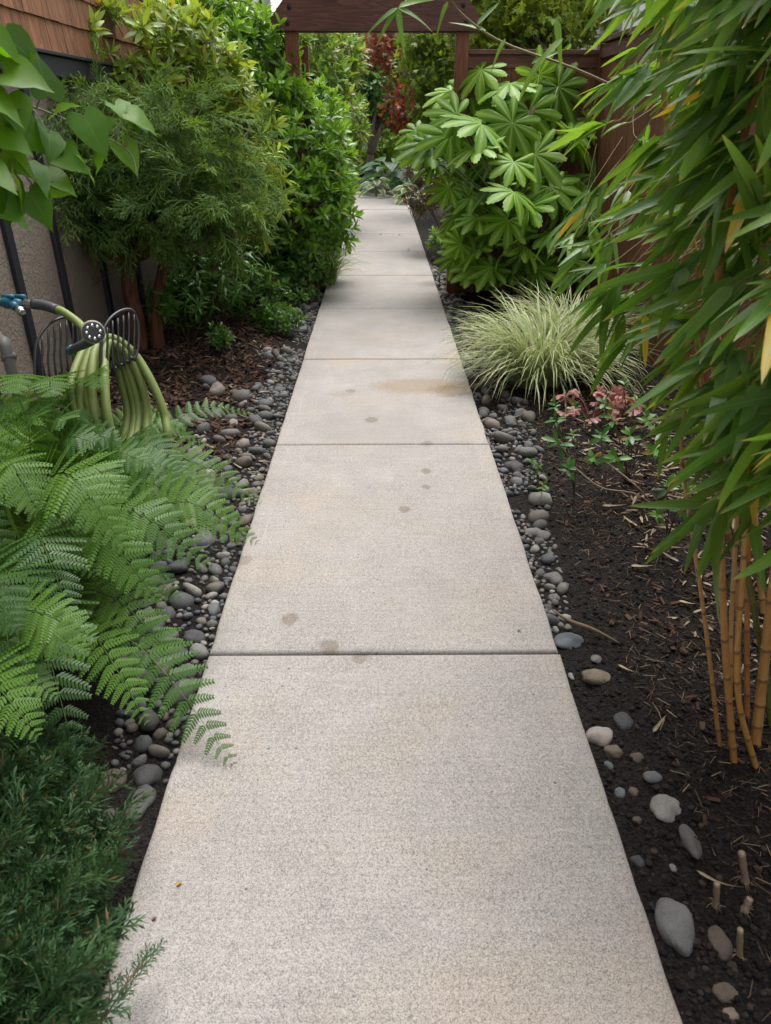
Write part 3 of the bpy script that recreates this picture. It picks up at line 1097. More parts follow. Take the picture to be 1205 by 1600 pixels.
pl = [leaf(OBOVATE, 0.075, 0.024, 0.25, 0.25), leaf(OBOVATE, 0.065, 0.023, 0.2, 0.4), leaf(OBOVATE, 0.085, 0.026, 0.3, 0.15)]
T_PIER = [sprig(11, pl, 0.055, 18, 95, seed=i) for i in range(5)]
rl = [leaf(ELLIPT, 0.115, 0.032, 0.22, 0.25), leaf(ELLIPT, 0.10, 0.03, 0.3, 0.4), leaf(ELLIPT, 0.125, 0.033, 0.15, 0.2)]
T_RHODO = [sprig(10, rl, 0.05, 22, 92, seed=20 + i) for i in range(5)]
rl2 = [leaf(ELLIPT, 0.10, 0.022, 0.2, 0.5), leaf(ELLIPT, 0.11, 0.024, 0.2, 0.7)]
T_RHODO2 = [sprig(9, rl2, 0.07, 40, 115, seed=40 + i) for i in range(4)]

# ---- the big clipped evergreen by the arbor
b = empty('evergreen_shrub', (-1.25, 6.6, 0), 'tall glossy bright green evergreen shrub swallowing the left arbor post', 'shrub')
BL = [(P(385, 160, 6.2), (.50, .55, .62)), (P(335, 88, 6.1), (.52, .5, .38)), (P(376, 88, 6.2), (.40, .45, .40)), (P(290, 85, 6.3), (.40, .4, .32)), (P(506, 305, 6.7), (.20, .4, .28)), (P(405, 180, 6.3), (.42, .5, .36)), (P(448, 250, 6.35), (.48, .55, .52)), (P(475, 330, 6.4), (.40, .45, .42)),
      (P(400, 310, 6.4), (.55, .5, .6)), (P(505, 270, 6.75), (.26, .45, .50)), (P(500, 195, 6.9), (.20, .4, .30)), (P(392, 105, 6.6), (.28, .35, .32))]
shrub(b, BL, 100, T_PIER, M_PIER, 5, up=0.8, cap=300, inner=0.3, s=(1.05, 1.5))
parts('branch', branches([-1.2, 6.5, -0.05], [c for c, q in BL] + [c + np.array([q[0] * .6, -q[1] * .5, q[2] * .3]) for c, q in BL], 0.028, 0.006, 3), M_STEM, b)

b = empty('low_shrub', (-0.85, 6.0, 0), 'low dark glossy shrub spilling to the walk edge at the foot of the tall evergreen', 'shrub')
BL = [(P(470, 435, 6.5), (.22, .25, .24)), (P(440, 400, 6.45), (.28, .3, .25)), (P(420, 470, 6.2), (.25, .2, .16))]
shrub(b, BL, 150, T_PIER[:3], M_FOREST, 6, up=0.5, s=(0.7, 1.0), cap=120)
parts('stem', branches([-0.95, 6.1, -0.05], [c for c, q in BL], 0.014, 0.004, 4), M_STEM, b)

# ---- rhododendron
b = empty('rhododendron', (-1.45, 5.4, 0), 'yellow-green rhododendron rising behind the thread cypress by the shingles', 'shrub')
BL = [(P(160, 70, 4.9), (.24, .3, .22)), (P(235, 75, 5.1), (.3, .3, .22)), (P(300, 95, 5.3), (.3, .35, .25)), (P(200, 110, 5.1), (.45, .3, .22))]
shrub(b, BL, 70, T_RHODO, M_RHODO, 8, up=0.9, cap=160)
BL2 = [(P(388, 205, 5.5), (.18, .25, .34)), (P(345, 145, 5.5), (.22, .3, .20)), (P(405, 300, 5.5), (.16, .25, .32))]
shrub(b, BL2, 75, T_RHODO2 + T_RHODO[:2], M_RHODO, 9, up=0.3, cap=130)
parts('branch', branches([-1.4, 5.4, -0.05], [c for c, q in BL + BL2] * 2, 0.022, 0.006, 6, wob=0.08), M_STEM, b)

# ---- thread cypress
b = empty('thread_cypress', (-1.62, 4.75, 0), 'feathery thread cypress with drooping sprays and a red-brown forked trunk', 'tree')
T_CYP = [spray(0.25, 12, 4, 0.0042, 28, 0.5, seed=60 + i) for i in range(5)]
BL = [(P(245, 195, 4.6), (.44, .4, .18)), (P(165, 190, 4.5), (.28, .35, .17)), (P(290, 255, 4.55), (.28, .35, .17)), (P(340, 305, 4.5), (.18, .3, .14)),
      (P(225, 270, 4.6), (.40, .35, .18)), (P(285, 325, 4.5), (.22, .3, .11)), (P(90, 270, 4.4), (.24, .3, .24)), (P(60, 200, 4.3), (.26, .3, .22)), (P(120, 320, 4.4), (.24, .3, .10)), (P(362, 345, 4.6), (.11, .2, .09)), (P(210, 345, 4.5), (.2, .25, .08))]
r_ = np.random.default_rng(12)
p, n = blob_pts(BL, 100, 13, rough=0.9, inner=0.65, back=0.5)
d = nrm(n * [1.0, 1.0, 0.35] + np.array([0.05, -0.1, -0.15]) + r_.normal(size=p.shape) * 0.35)
scatter(b, 'spray', T_CYP, frames(p, d, np.array([0, 0, 1.0]) + r_.normal(size=p.shape) * .5, 0.6 + 0.6 * r_.random(len(p))), M_CYP, 300, 'foliage')
tb = G(218, 545)
fork = tb + np.array([0.0, 0.05, 0.55])
parts('trunk', ([tube(smooth_path([tb - [0, 0, .06], tb + [0.01, 0, .2], tb + [-.01, .02, .4], fork], 9), np.linspace(0.062, 0.045, 9), 9),
                    tube(smooth_path([tb + [.12, .05, -.06], tb + [.13, .05, .15], tb + [.2, .05, .45], tb + [.35, .0, .8]], 9), np.linspace(0.055, 0.025, 9), 8)]), M_REDBARK, b)
tips = [c for c, q in BL] + [c + np.array([-.1, -.1, -.12]) for c, q in BL]
parts('branch', branches(fork, tips, 0.02, 0.005, 14, 9, 5, 0.09, 0.1), M_REDBARK, b)
r2 = np.random.default_rng(15)
twt = np.concatenate([P(px, py, 4.55)[None] for px, py in zip(r2.uniform(150, 410, 46), r2.uniform(300, 400, 46))])
parts('bare_twig', [tube(smooth_path([t, t + r2.normal(size=3) * .06 + [-.04, 0, -.03], t + r2.normal(size=3) * .05 + [-.16, .05, -.12]], 5), 0.0028, 3, False) for t in twt], M_REDBARK, b)

# ---- seedlings and low greenery under the cypress
for (px, py, z, q, lab, sd_) in ((340, 430, 5.3, .26, 'straggly dark green undershrub beneath the rhododendron', 1), (285, 470, 5.1, .18, 'small dark leafy plant beside the cypress trunk', 2),
                                 (440, 505, 5.5, .11, 'small bright seedling at the edge of the left pebbles', 3), (340, 528, 4.95, .06, 'tiny leafy weed growing from the bark mulch', 4), (405, 470, 5.7, .17, 'dark green seedling cluster between mulch and low shrub', 5)):
    c = P(px, py, z)
    b = empty('small_shrub', (c[0], c[1], 0), lab, 'plant')
    shrub(b, [(c, (q * 1.2, q, q * .8))], 170 if q > .12 else 420, T_PIER[:2] if sd_ > 2 else T_RHODO2, M_FOREST, 70 + sd_, s=(.45, .75) if sd_ == 4 else (.55, .9), cap=60)
    parts('stem', branches([c[0], c[1], -0.06], [c + r2.normal(size=3) * q * .6 for _ in range(7)], 0.006, 0.002, sd_, 6, 4), M_STEM, b)
c = G(300, 510)
part_t = tube(smooth_path([c + [-.1, .1, 0], c + [.0, .05, .1], c + [.13, .0, .2]], 6), [0.014, 0.012, 0.011, 0.010, 0.010, 0.009], 6)
solid('pruned_branch', part_t, M_STEM, 'pruned brown branch stub poking up beside the cypress trunk', 'branch')

# ---- grass tuft by the walk, variegated grass clump on the right
def blade(base, az, L, lean, arch, w, r, n=6):
    t = np.linspace(0, 1, n)
    el = R(90) - lean - arch * t ** 1.3
    seg = L / (n - 1)
    x = np.concatenate([[0], np.cumsum(np.cos(el[:-1]) * seg)])
    z = np.concatenate([[0], np.cumsum(np.sin(el[:-1]) * seg)])
    dirx, perp = np.array([math.cos(az), math.sin(az), 0]), np.array([-math.sin(az), math.cos(az), 0])
    c = base + x[:, None] * dirx + z[:, None] * np.array([0, 0, 1])
    ww = w * np.sqrt(np.clip(1 - t ** 3, 0, 1)) * (0.7 + 0.3 * np.minimum(1, t * 4)) * 0.5
    V = np.stack([c - perp * ww[:, None], c + np.array([0, 0, -w * .15]), c + perp * ww[:, None]], 1).reshape(-1, 3)
    rn = r.random()
    A = [(rn, s, tt) for tt in t for s in (-1, 0, 1)]
    Q = []
    for i in range(n - 1):
        a, b_ = i * 3, i * 3 + 3
        Q += [[a, a + 1, b_ + 1, b_], [a + 1, a + 2, b_ + 2, b_ + 1]]
    return T(V, Q, None, A)


def grass(name, c, rad, n, L, w, m, label, seed, cap=300, lean=(0, .5), arch=(1.2, 2.2)):
    r = np.random.default_rng(seed)
    b = empty(name, c, label, 'grass')
    bl = []
    for i in range(n):
        a = r.random() * 2 * np.pi
        q = rad * math.sqrt(r.random())
        base = np.array([c[0] + math.cos(a) * q, c[1] + math.sin(a) * q, c[2]])
        az = a + r.normal() * .6
        bl.append(blade(base, az, L * (0.6 + 0.5 * r.random()), lean[0] + (lean[1] - lean[0]) * q / rad * r.random() + r.random() * .15, arch[0] + (arch[1] - arch[0]) * r.random(), w * (.7 + .6 * r.random()), r))
    ds = [np.linalg.norm(t.V[-2] - CAM) for t in bl]
    o = np.argsort(ds)
    for i in o[:cap]:
        part('blade', bl[i], m, b)
    if n > cap:
        part('blade', join([bl[i] for i in o[cap:]]), m, b, kind='stuff')
    return b


M_TUFT = leaf_mat('fine_grass', [(0.10, 0.19, 0.03), (0.16, 0.26, 0.05), (0.12, 0.21, 0.04)], 0.45, 0.3)
M_VARI = leaf_mat('variegated_grass', [(0.13, 0.23, 0.05), (0.36, 0.42, 0.18), (0.18, 0.28, 0.07), (0.46, 0.48, 0.26)], 0.45, 0.3, margin=(0.50, 0.52, 0.32), old=(0.30, 0.23, 0.11), oldp=0.06, tcol=(1.2, 1.2, .9))
g = G(536, 404, -.02)
grass('grass_tuft', (-.535, 7.35, -0.04), 0.08, 380, 0.50, 0.007, M_TUFT, 'bright green grass tuft leaning on the walk below the left arbor post', 21, 120)
g = G(842, 592)
grass('ornamental_grass', (g[0], g[1], -0.03), 0.16, 900, 0.66, 0.0085, M_VARI, 'cream and green striped ornamental grass mound beside the walk', 22, 300, lean=(0.05, .9), arch=(1.2, 2.7))
gd = (g[0] + .30, g[1] + .55, -0.03)
grass('ornamental_grass', gd, 0.14, 420, 0.60, 0.0085, M_VARI, 'smaller striped grass mound standing behind the larger one by the fence', 23, 200, lean=(0.1, .6), arch=(1.0, 2.0))

# ---- ferns
def frond(base, tip, lift, wid, seed, npair=20, side_tilt=0.0):
    """a twice cut lady fern frond from base to tip, wid = longest leaflet."""
    r = np.random.default_rng(seed)
    base, tip = np.asarray(base, float), np.asarray(tip, float)
    L = np.linalg.norm(tip - base)
    m1 = base + (tip - base) * 0.28 + np.array([0, 0, lift * 0.85])
    m2 = base + (tip - base) * 0.66 + np.array([0, 0, lift * 0.95])
    ax = smooth_path([base, m1, m2, tip], 60)
    d = nrm(np.gradient(ax, axis=0))
    out = [tube(ax[::4], np.linspace(0.0032, 0.0008, len(ax[::4])), 4, False, 0.85)]
    out[0].A[:, 1] = 0
    sd0 = r.normal() * 0.12 + side_tilt
    Vs, As = [], []
    Lr = np.sum(np.linalg.norm(np.diff(ax, axis=0), axis=1))
    f0 = 0.20
    gap = Lr * (1 - f0) / npair
    for i in range(npair):
        u = 1 - (1 - (i + 0.5) / npair) ** 1.3
        f = f0 + (1 - f0) * u
        env = min(1, (u + 0.14) / 0.32) ** 0.8 * (1 - u) ** 0.8 + 0.03
        k = f * 59
        a = int(k)
        p = ax[a] + (ax[min(a + 1, 59)] - ax[a]) * (k - a)
        dd = d[a]
        lat0 = nrm(np.cross(dd, [0.12, -0.45, 0.85]))
        nn = np.cross(lat0, dd)
        for s in (-1, 1):
            lat = nrm(lat0 * s * math.cos(sd0) + nn * math.sin(sd0) * s)
            nrm_ = nrm(np.cross(dd, lat) * (1 if s < 0 else -1) * -1)
            if nrm_[2] < 0:
                nrm_ = -nrm_
            ang = R(78 - 20 * u + r.normal() * 4)
            pd = nrm(lat * math.sin(ang) + dd * math.cos(ang) + nrm_ * r.normal() * 0.05)
            l = 1.30 * wid * env * (0.88 + 0.22 * r.random())
            nq = max(4, int(5 + 14 * env))
            q = (np.arange(nq) + 0.7) / nq
            droop = 0.13 * l
            c = p + pd * (q * l)[:, None] - np.outer(q ** 2 * droop, [0, 0, 1]) + nrm_ * (0.02 * l)
            pw = min(gap * 1.3 * (1 - (i + .5) / npair) ** .3 * 0.55, l * .3) * np.clip(1.15 - q, 0.06, 1) ** 0.55
            pl_ = np.cross(nrm_, pd)
            rr = r.random() * 0.3
            hw = l / nq * 0.40
            for s2 in (-1, 1):
                e = nrm(pl_ * s2 * 0.9 + pd * 0.46)
                w = pd - e * pd.dot(e)
                w = nrm(w)
                dz = np.outer(pw, [0, 0, -0.22])
                b0 = c - w * hw * 0.8
                b1 = c + w * hw * 0.8
                t1 = c + e * (pw * 0.62)[:, None] + w * hw * 1.0 + dz * .5
                t0 = c + e * (pw * 0.62)[:, None] - w * hw * 0.75 + dz * .5
                tp = c + e * pw[:, None] + w * hw * .35 + dz
                Vs.append(np.stack([b0, b1, t1, tp, t0], 1).reshape(-1, 3))
                As.append(np.tile([[rr, 0, 0], [rr, 0, 0], [rr, 1, .6], [rr, 0, 1], [rr, 1, .6]], (nq, 1)))
    V, A = np.concatenate(Vs), np.concatenate(As)
    m = len(V) // 5
    o = np.arange(m)[:, None] * 5
    out.append(T(V, np.concatenate([o, o + 1, o + 2, o + 4], 1), np.concatenate([o + 4, o + 2, o + 3], 1), A))
    t = join(out)
    t.A[:, 0] = t.A[:, 0] * .45 + r.random()
    return t


def fern(c, tips, label, seed, extra=0, exr=(.35, .6), az=(0, 6.28), exh=(.1, .3)):
    r = np.random.default_rng(seed)
    b = empty('lady_fern', c, label, 'fern', 'lady ferns')
    for i, (tx, ty, tz, lift, wid) in enumerate(tips):
        part('frond', frond(np.asarray(c) + r.normal(size=3) * [.03, .03, 0], P(tx, ty, tz), lift, wid, seed * 100 + i), M_FERN, b)
    for i in range(extra):
        a = r.uniform(*az)
        q = r.uniform(*exr)
        tip = np.asarray(c) + [math.cos(a) * q, math.sin(a) * q, r.uniform(*exh)]
        part('frond', frond(np.asarray(c) + r.normal(size=3) * [.03, .03, 0], tip, r.uniform(.16, .3), r.uniform(.11, .16), seed * 100 + 50 + i), M_FERN, b)


# tips: pixel, depth, lift of the arch, longest leaflet
fern((-1.12, 1.95, -.03), [(366, 1196, 1.80, .20, .165), (300, 1062, 1.95, .20, .15), (330, 885, 2.05, .27, .16), (402, 848, 2.20, .25, .15), (250, 940, 1.9, .27, .16), (120, 1190, 1.60, .25, .17),
                             (230, 1130, 1.75, .14, .14), (40, 1185, 1.5, .2, .15), (110, 960, 1.75, .26, .17), (280, 935, 2.0, .22, .16), (150, 900, 1.9, .28, .17), (20, 1100, 1.45, .25, .15), (60, 800, 1.9, .3, .17), (200, 860, 1.9, .34, .18)],
     'lady fern with its lowest frond lying across the walk edge', 3, 4, (.3, .5), (2.2, 4.6))
fern((-1.28, 2.75, -.03), [(408, 787, 2.75, .20, .15), (380, 815, 2.65, .20, .13), (300, 750, 2.55, .22, .15), (165, 606, 2.3, .22, .13), (80, 620, 2.3, .24, .15), (402, 648, 3.25, .18, .09), (330, 700, 3.1, .22, .10),
                            (20, 615, 2.3, .24, .16), (250, 730, 2.7, .22, .12), (60, 690, 2.3, .26, .17), (140, 740, 2.3, .24, .16), (270, 660, 3.3, .2, .08), (10, 740, 2.2, .28, .17)],
     'lady fern in front of the hose with fronds reaching over the pebbles', 4, 3, (.35, .5), (2.4, 4.6))
fern((-1.12, 1.45, -.03), [(152, 998, 1.55, .20, .13), (140, 1030, 1.5, .18, .12), (60, 1150, 1.35, .18, .14), (30, 985, 1.5, .26, .15), (-60, 1120, 1.3, .2, .15), (90, 1090, 1.5, .16, .12)],
     'pale lady fern at the left picture edge above the juniper', 5, 3, (.25, .4), (2.2, 4.6))
fern((-1.60, 2.35, -.03), [(40, 640, 2.3, .2, .16), (-40, 700, 2.2, .25, .16), (90, 830, 2.1, .28, .17), (20, 880, 2.1, .28, .16), (-30, 640, 2.4, .2, .15)],
     'lady fern farthest left against the stucco wall', 6, 5, (.3, .5), (2.4, 5.2), (.1, .2))
fern((-1.15, 2.12, -.03), [(150, 690, 2.2, .2, .15), (140, 645, 2.25, .16, .13), (190, 690, 2.3, .2, .13), (235, 725, 2.25, .2, .14), (105, 655, 2.2, .2, .15), (300, 745, 2.45, .2, .14), (200, 775, 2.15, .24, .16), (60, 650, 2.1, .2, .15), (320, 800, 2.4, .22, .15), (170, 830, 2.0, .26, .17)],
     'lady fern whose fronds cover the foot of the coiled hose', 8, 3, (.3, .5), (2.2, 5.4), (.1, .25))

# ---- juniper in the lower left corner
b = empty('juniper', (-0.95, 0.85, 0), 'dark blue-green juniper bush in the lower left corner', 'shrub')
T_JUN = [spray(0.085, 11, 5, 0.0017, 30, 0.05, seed=80 + i, flat=0.5) for i in range(6)]
BL = [(P(15, 1340, 1.44), (.12, .14, .09)), (P(85, 1345, 1.44), (.055, .08, .055)), (P(60, 1410, 1.38), (.075, .10, .07)), (P(-20, 1450, 1.27), (.11, .12, .08)), (P(30, 1570, 1.14), (.06, .07, .06)), (P(-80, 1300, 1.47), (.16, .16, .12)),
      (P(-30, 1600, 1.08), (.11, .10, .08)), (P(-160, 1450, 1.2), (.2, .2, .13)), (P(40, 1250, 1.54), (.07, .08, .04)), (P(130, 1372, 1.47), (.028, .04, .02)), (P(-10, 1250, 1.5), (.08, .08, .05))]
r_ = np.random.default_rng(31)
p, n = blob_pts(BL, 1700, 32, rough=0.9, inner=0.8, back=0.35)
d = nrm(n * [1, 1, .6] + np.array([0.3, 0.05, 0.5]) + r_.normal(size=p.shape) * 0.33)
scatter(b, 'spray', T_JUN, frames(p, d, r_.normal(size=p.shape), 0.6 + 0.8 * r_.random(len(p))), M_JUN, 300, 'foliage')
parts('branch', branches([-1.0, .8, -.06], [c for c, q in BL] * 3, 0.009, 0.002, 33, 8, 5, .1), M_REDBARK, b)
# its bare sprig over the walk
t0, t1 = P(148, 1612, 1.16), P(233, 1492, 1.30)
sp = [tube(smooth_path([t0 + [-.06, -.05, -.03], t0, (t0 + t1) / 2 + [.003, 0, .01], t1], 10), np.linspace(.0024, .0008, 10), 5)]
sp.append(tube(smooth_path([P(165, 1590, 1.18), P(172, 1540, 1.22), P(160, 1480, 1.28)], 8), np.linspace(.0016, .0006, 8), 4))
gt = [spread(spray(0.045, 9, 2, 0.0012, 30, 0.05, seed=95), frames([t0 + (t1 - t0) * f], (t1 - t0) + RGT * sgn * .05 * 1, [0, -.3, 1], .9)) for f, sgn in ((.35, 1), (.5, -1), (.62, 1), (.72, -1), (.8, 1), (.88, -1), (.96, 1))]
gt += [spread(spray(0.03, 7, 1, 0.001, 30, 0.05, seed=96), frames([P(172, 1540, 1.22)], RGT + UPV * .8, [0, -.3, 1], 1.0))]
part('twig', join(sp), M_REDBARK, b)
part('spray', join(gt), M_JUN, b)

# ---- climbing plant with heart shaped leaves, upper left
b = empty('climbing_vine', (-0.95, 1.6, 0), 'climbing plant with large heart-shaped green leaves hanging in at upper left', 'vine')
hl = mesh_of('leaf', leaf(HEART, 0.098, 0.088, 0.22, 0.35, wave=0.03), M_HEART)
hl2 = mesh_of('leaf', leaf(HEART, 0.098, 0.086, 0.06, 0.15, wave=0.02), M_HEART)
r_ = np.random.default_rng(41)
HV = [(75, 150, -15, -70, 1.35, .9), (75, 205, 10, 30, 1.35, .85), (85, 180, 25, -35, 1.4, .7), (130, 180, 40, 60, 1.42, 1.1), (200, 178, 55, 16, 1.5, .8), (180, 165, 50, 30, 1.5, .9), (188, 220, 28, 40, 1.5, .9),
      (150, 220, 15, 50, 1.45, .8), (0, 85, 60, 10, 1.3, 1.0), (20, 95, 70, 20, 1.35, .9), (40, 120, 60, 8, 1.4, .8), (10, 150, 30, 45, 1.3, 1.0), (25, 190, 30, 20, 1.3, .9), (0, 235, 40, 20, 1.32, .9), (40, 255, 60, 40, 1.36, 1.0),
      (75, 270, 55, 30, 1.4, .8), (20, 275, 25, 45, 1.3, 1.0), (45, 300, 35, 45, 1.36, .9), (0, 290, 15, 40, 1.3, .9), (90, 240, 40, 10, 1.4, .8), (5, 115, 45, -8, 1.28, 1.1), (-20, 195, 60, 25, 1.28, 1.1), (60, 285, 60, 30, 1.4, .7), (100, 225, 20, 40, 1.4, .6),
      (150, 200, 20, -20, 1.46, .6), (-30, 60, 60, 20, 1.3, 1.1), (-40, 140, 70, 20, 1.25, 1.1), (-40, 250, 60, 30, 1.25, 1.1), (-20, 310, 60, 20, 1.3, 1.0), (120, 250, 40, 25, 1.43, .7), (215, 190, 25, 18, 1.52, .5), (10, 60, 50, 25, 1.32, .9)]
VINE_LEAF_STARTS = []
for i, (px, py, dx, dy, z, s) in enumerate(HV):
    p0 = P(px, py, z)
    d = nrm(P(px + dx, py + dy, z + r_.normal() * .02) - p0 + np.array([0, 0, -.01]))
    n = nrm(np.array([0.25, -0.25, 0.8]) + r_.normal(size=3) * .42)
    put('leaf', hl if i % 3 else hl2, b, frames(p0, d, n, s * .84)[0])
    VINE_LEAF_STARTS.append((p0, d))
main = [smooth_path([P(-90, 130, 1.35), P(-10, 150, 1.32), P(60, 170, 1.38), P(120, 195, 1.43), P(200, 235, 1.5), P(215, 280, 1.5)], 24),
        smooth_path([P(-90, 220, 1.3), P(0, 238, 1.32), P(40, 275, 1.36), P(70, 320, 1.4)], 16), smooth_path([P(-90, 40, 1.3), P(0, 70, 1.32), P(30, 100, 1.36), P(80, 120, 1.4)], 16), smooth_path([P(-90, 130, 1.35), P(-90, 600, 1.5), G(-110, 1000)], 12)]
vs = [tube(q, np.linspace(.0024, .0011, len(q)), 5) for q in main[:3]] + [tube(main[3], 0.004, 6)]
allp = np.concatenate(main[:3])
for p0, d in VINE_LEAF_STARTS:
    q = allp[np.argmin(np.linalg.norm(allp - p0, axis=1))]
    vs.append(tube(smooth_path([q, (q + p0) / 2 + [0, 0, .008], p0 + d * .004], 5), .0011, 4))
parts('stem', vs, plain('vine_stem', (0.11, 0.10, 0.035), 0.55), b)

# ================================================================== HOSE
HOSEM = plain('lime_green_hose', (0.19, 0.245, 0.06), 0.55, var=0.4, nscale=14)
HBLACK = plain('black_hanger_plastic', (0.022, 0.021, 0.023), 0.4, var=0.2)
CHROME = plain('chrome_fitting', (0.62, 0.60, 0.57), 0.25, 1.0, 0.1)
TEAL = plain('teal_valve_plastic', (0.012, 0.11, 0.16), 0.4, var=0.2)
GREYRUB = plain('dark_grey_sleeve', (0.045, 0.047, 0.052), 0.5)
HZ = 2.6
hc = P(150, 560, HZ)
hang = empty('hose_hanger', (hc[0], hc[1], -0.05), 'black slotted hose hanger holding the green hose', 'hose hanger')
def tines(pts_px, z, m=7, rows=1):
    pass
def hanger_plate(cx, cy, w, h, skew, z, sw):
    """rounded frame with bars, drawn out in a plane seen obliquely; sw = depth change across its width."""
    def q(u, v):
        return P(cx + u * w + v * 0, cy - v * h + u * skew, z + u * sw)
    arc = [q(-.5, -.5), q(-.5, .1), q(-.42, .36), q(-.2, .5), q(.1, .52), q(.36, .42), q(.5, .15), q(.5, -.25), q(.38, -.42)]
    fr = tube(smooth_path(arc, 34), 0.0058, 6)
    bars = []
    for i in range(6):
        u = -.34 + i * .145
        top = .43 if -.25 < u < .3 else .36
        mid = q(u, -.1)
        into = np.array([-0.03, 0.0, -0.01]) * 0
        bars.append(tube(smooth_path([q(u, top), q(u + .015, .1), mid + into, q(u + .05, -.46)], 8), 0.0044, 5))
    return fr, bars
f1, b1 = hanger_plate(187, 535, 58, 92, -28, HZ - .02, .13)
f2, b2 = hanger_plate(88, 548, 66, 92, -32, HZ + .16, .13)
part('rim', f1, HBLACK, hang); part('rim', f2, HBLACK, hang)
for q in b1 + b2:
    part('bar', q, HBLACK, hang)
# saddle: curved slats between both plates
for i in range(6):
    u = (i - 2.5) / 5
    a, c_ = P(187 + u * 50, 572 - u * 26, HZ - .02 + u * .12), P(88 + u * 56, 586 - u * 30, HZ + .16 + u * .12)
    part('slat', tube(smooth_path([a, (a + c_) / 2 + [0, 0, -.02], c_], 8), 0.006, 5), HBLACK, hang)
st_ = (P(187, 572, HZ) + P(88, 586, HZ + .16)) / 2
part('stake', tube([st_ + [0, 0, -.01], [st_[0], st_[1], -.12]], 0.012, 8), HBLACK, hang)
# the hose: coil loops over the saddle, then up to the valve
ctr = st_ + np.array([0, 0, .035])
axv = nrm(P(187, 572, HZ) - P(88, 586, HZ + .16))
sidev = nrm(np.cross(axv, [0, 0, 1]))
if sidev[0] < 0:
    sidev = -sidev
coil = []
NL = 5
jr = np.random.default_rng(5)
for i in range(NL):
    f = i / (NL - 1) + jr.normal() * .06
    coil += [P(112 + 62 * f, 662 + 8 * jr.normal(), HZ - .12), P(118 + 48 * f + 4 * jr.normal(), 600, HZ - .10 + .01 * jr.normal()), P(140 + 28 * f, 533 + 7 * f + 3 * jr.normal(), HZ - .01), P(168 + 24 * f, 540 + 8 * f, HZ + .05),
             P(178 + 42 * f, 592, HZ + .10), P(188 + 44 * f, 655, HZ + .13), P(160 + 55 * f, 725 + 8 * math.sin(i * 2.1), HZ + .0)]
pts = [P(84, 482, 2.73), P(100, 488, 2.72), P(126, 508, 2.70), P(136, 530, 2.64), P(112, 600, 2.52)] + coil[7:] + [P(150, 640, HZ - .12), P(146, 560, HZ - .08), P(168, 528, HZ + .02), P(205, 548, HZ + .08), P(236, 595, HZ + .10), P(257, 648, HZ + .12), P(262, 700, 2.75), G(250, 760), G(160, 830)]
hp = smooth_path(pts, 620)
hose = solid('garden_hose', tube(hp, 0.0158, 10), HOSEM, 'lime green garden hose coiled over the black hanger', 'hose')
stand = empty('water_standpipe', (P(12, 560, 2.75)[0], P(12, 560, 2.75)[1], 0), 'grey standpipe with teal two-way tap at the left picture edge', 'tap')
GREYP = plain('grey_pipe', (0.16, 0.15, 0.135), 0.6)
q0 = P(14, 560, 2.78)
part('pipe', tube(smooth_path([[q0[0], q0[1], -.1], q0, P(6, 540, 2.78), P(-12, 515, 2.78), P(-25, 480, 2.78)], 18), 0.023, 10), GREYP, stand)
part('collar', tube([P(15, 562, 2.78), P(12, 553, 2.78)], 0.028, 10), GREYP, stand)
part('inlet', tube([P(-30, 474, 2.77), P(5, 472, 2.77)], 0.014, 10), CHROME, stand)
va, vb = P(3, 473, 2.77), P(40, 474, 2.75)
bod = part('valve_body', join([disc_stack(va, vb - va, [(0, .016), (.02, .022), (.05, .022), (.07, .017), (.095, .016)], 12), disc_stack(P(18, 474, 2.76), P(34, 488, 2.70) - P(18, 474, 2.76), [(0, .016), (.05, .016)], 12)]), TEAL, stand)
for px in (12, 30):
    part('valve_handle', join([tube([P(px, 470, 2.76), P(px, 463, 2.76)], .008, 8), tube([P(px - 9, 462, 2.77), P(px + 9, 464, 2.74)], [.006, .009], 8)]), TEAL, stand)
part('outlet', disc_stack(P(27, 482, 2.73), P(36, 489, 2.69) - P(27, 482, 2.73), [(0, .013), (.03, .013), (.031, .017), (.04, .017), (.041, .013), (.058, .012), (.059, .008)], 12), CHROME, stand)
part('coupling', disc_stack(P(38, 474, 2.75), P(55, 476, 2.745) - P(38, 474, 2.75), [(0, .014), (.006, .019), (.012, .014), (.018, .019), (.026, .014), (.034, .017), (.042, .015)], 12), CHROME, stand)
part('sleeve', tube(smooth_path([P(51, 475, 2.745), P(68, 477, 2.74), P(90, 484, 2.725)], 8), 0.0195, 10), GREYRUB, stand)
noz = empty('spray_nozzle', tuple(P(135, 530, 2.45)), 'round multi-pattern spray nozzle resting on the hose coil', 'nozzle')
f_ = P(146, 519, 2.34)
ax_ = nrm(P(152, 516, 2.22) - f_ + np.array([0.02, -.02, 0]))
ax_ = nrm(np.array([0.42, -0.86, 0.22]))
part('head', disc_stack(f_ - ax_ * .05, ax_, [(-.02, .018), (0, .03), (.02, .036), (.04, .038), (.046, .037)], 20), plain('cream_nozzle_ring', (0.30, 0.28, 0.20), 0.5), noz)
part('face', disc_stack(f_ - ax_ * .006, ax_, [(0, .034), (.005, .034), (.0055, .031), (.006, .001)], 20), GREYRUB, noz)
u_ = nrm(np.cross(ax_, [0, 0, 1])); w_ = np.cross(u_, ax_)
for i in range(8):
    a = i * np.pi / 4
    part('spray_hole', disc_stack(f_ + ax_ * .0005 + (u_ * math.cos(a) + w_ * math.sin(a)) * .021, ax_, [(0, .006), (.002, .0055), (.0022, .001)], 8), CHROME, noz)
part('handle', tube(smooth_path([f_ - ax_ * .06, f_ - ax_ * .08 - [0.01, 0, .03], P(122, 542, 2.44), P(110, 548, 2.46)], 10), np.linspace(.019, .013, 10), 10), GREYRUB, noz)
part('hose_end', tube([P(115, 545, 2.455), P(108, 549, 2.465)], 0.016, 10), TEAL, noz)

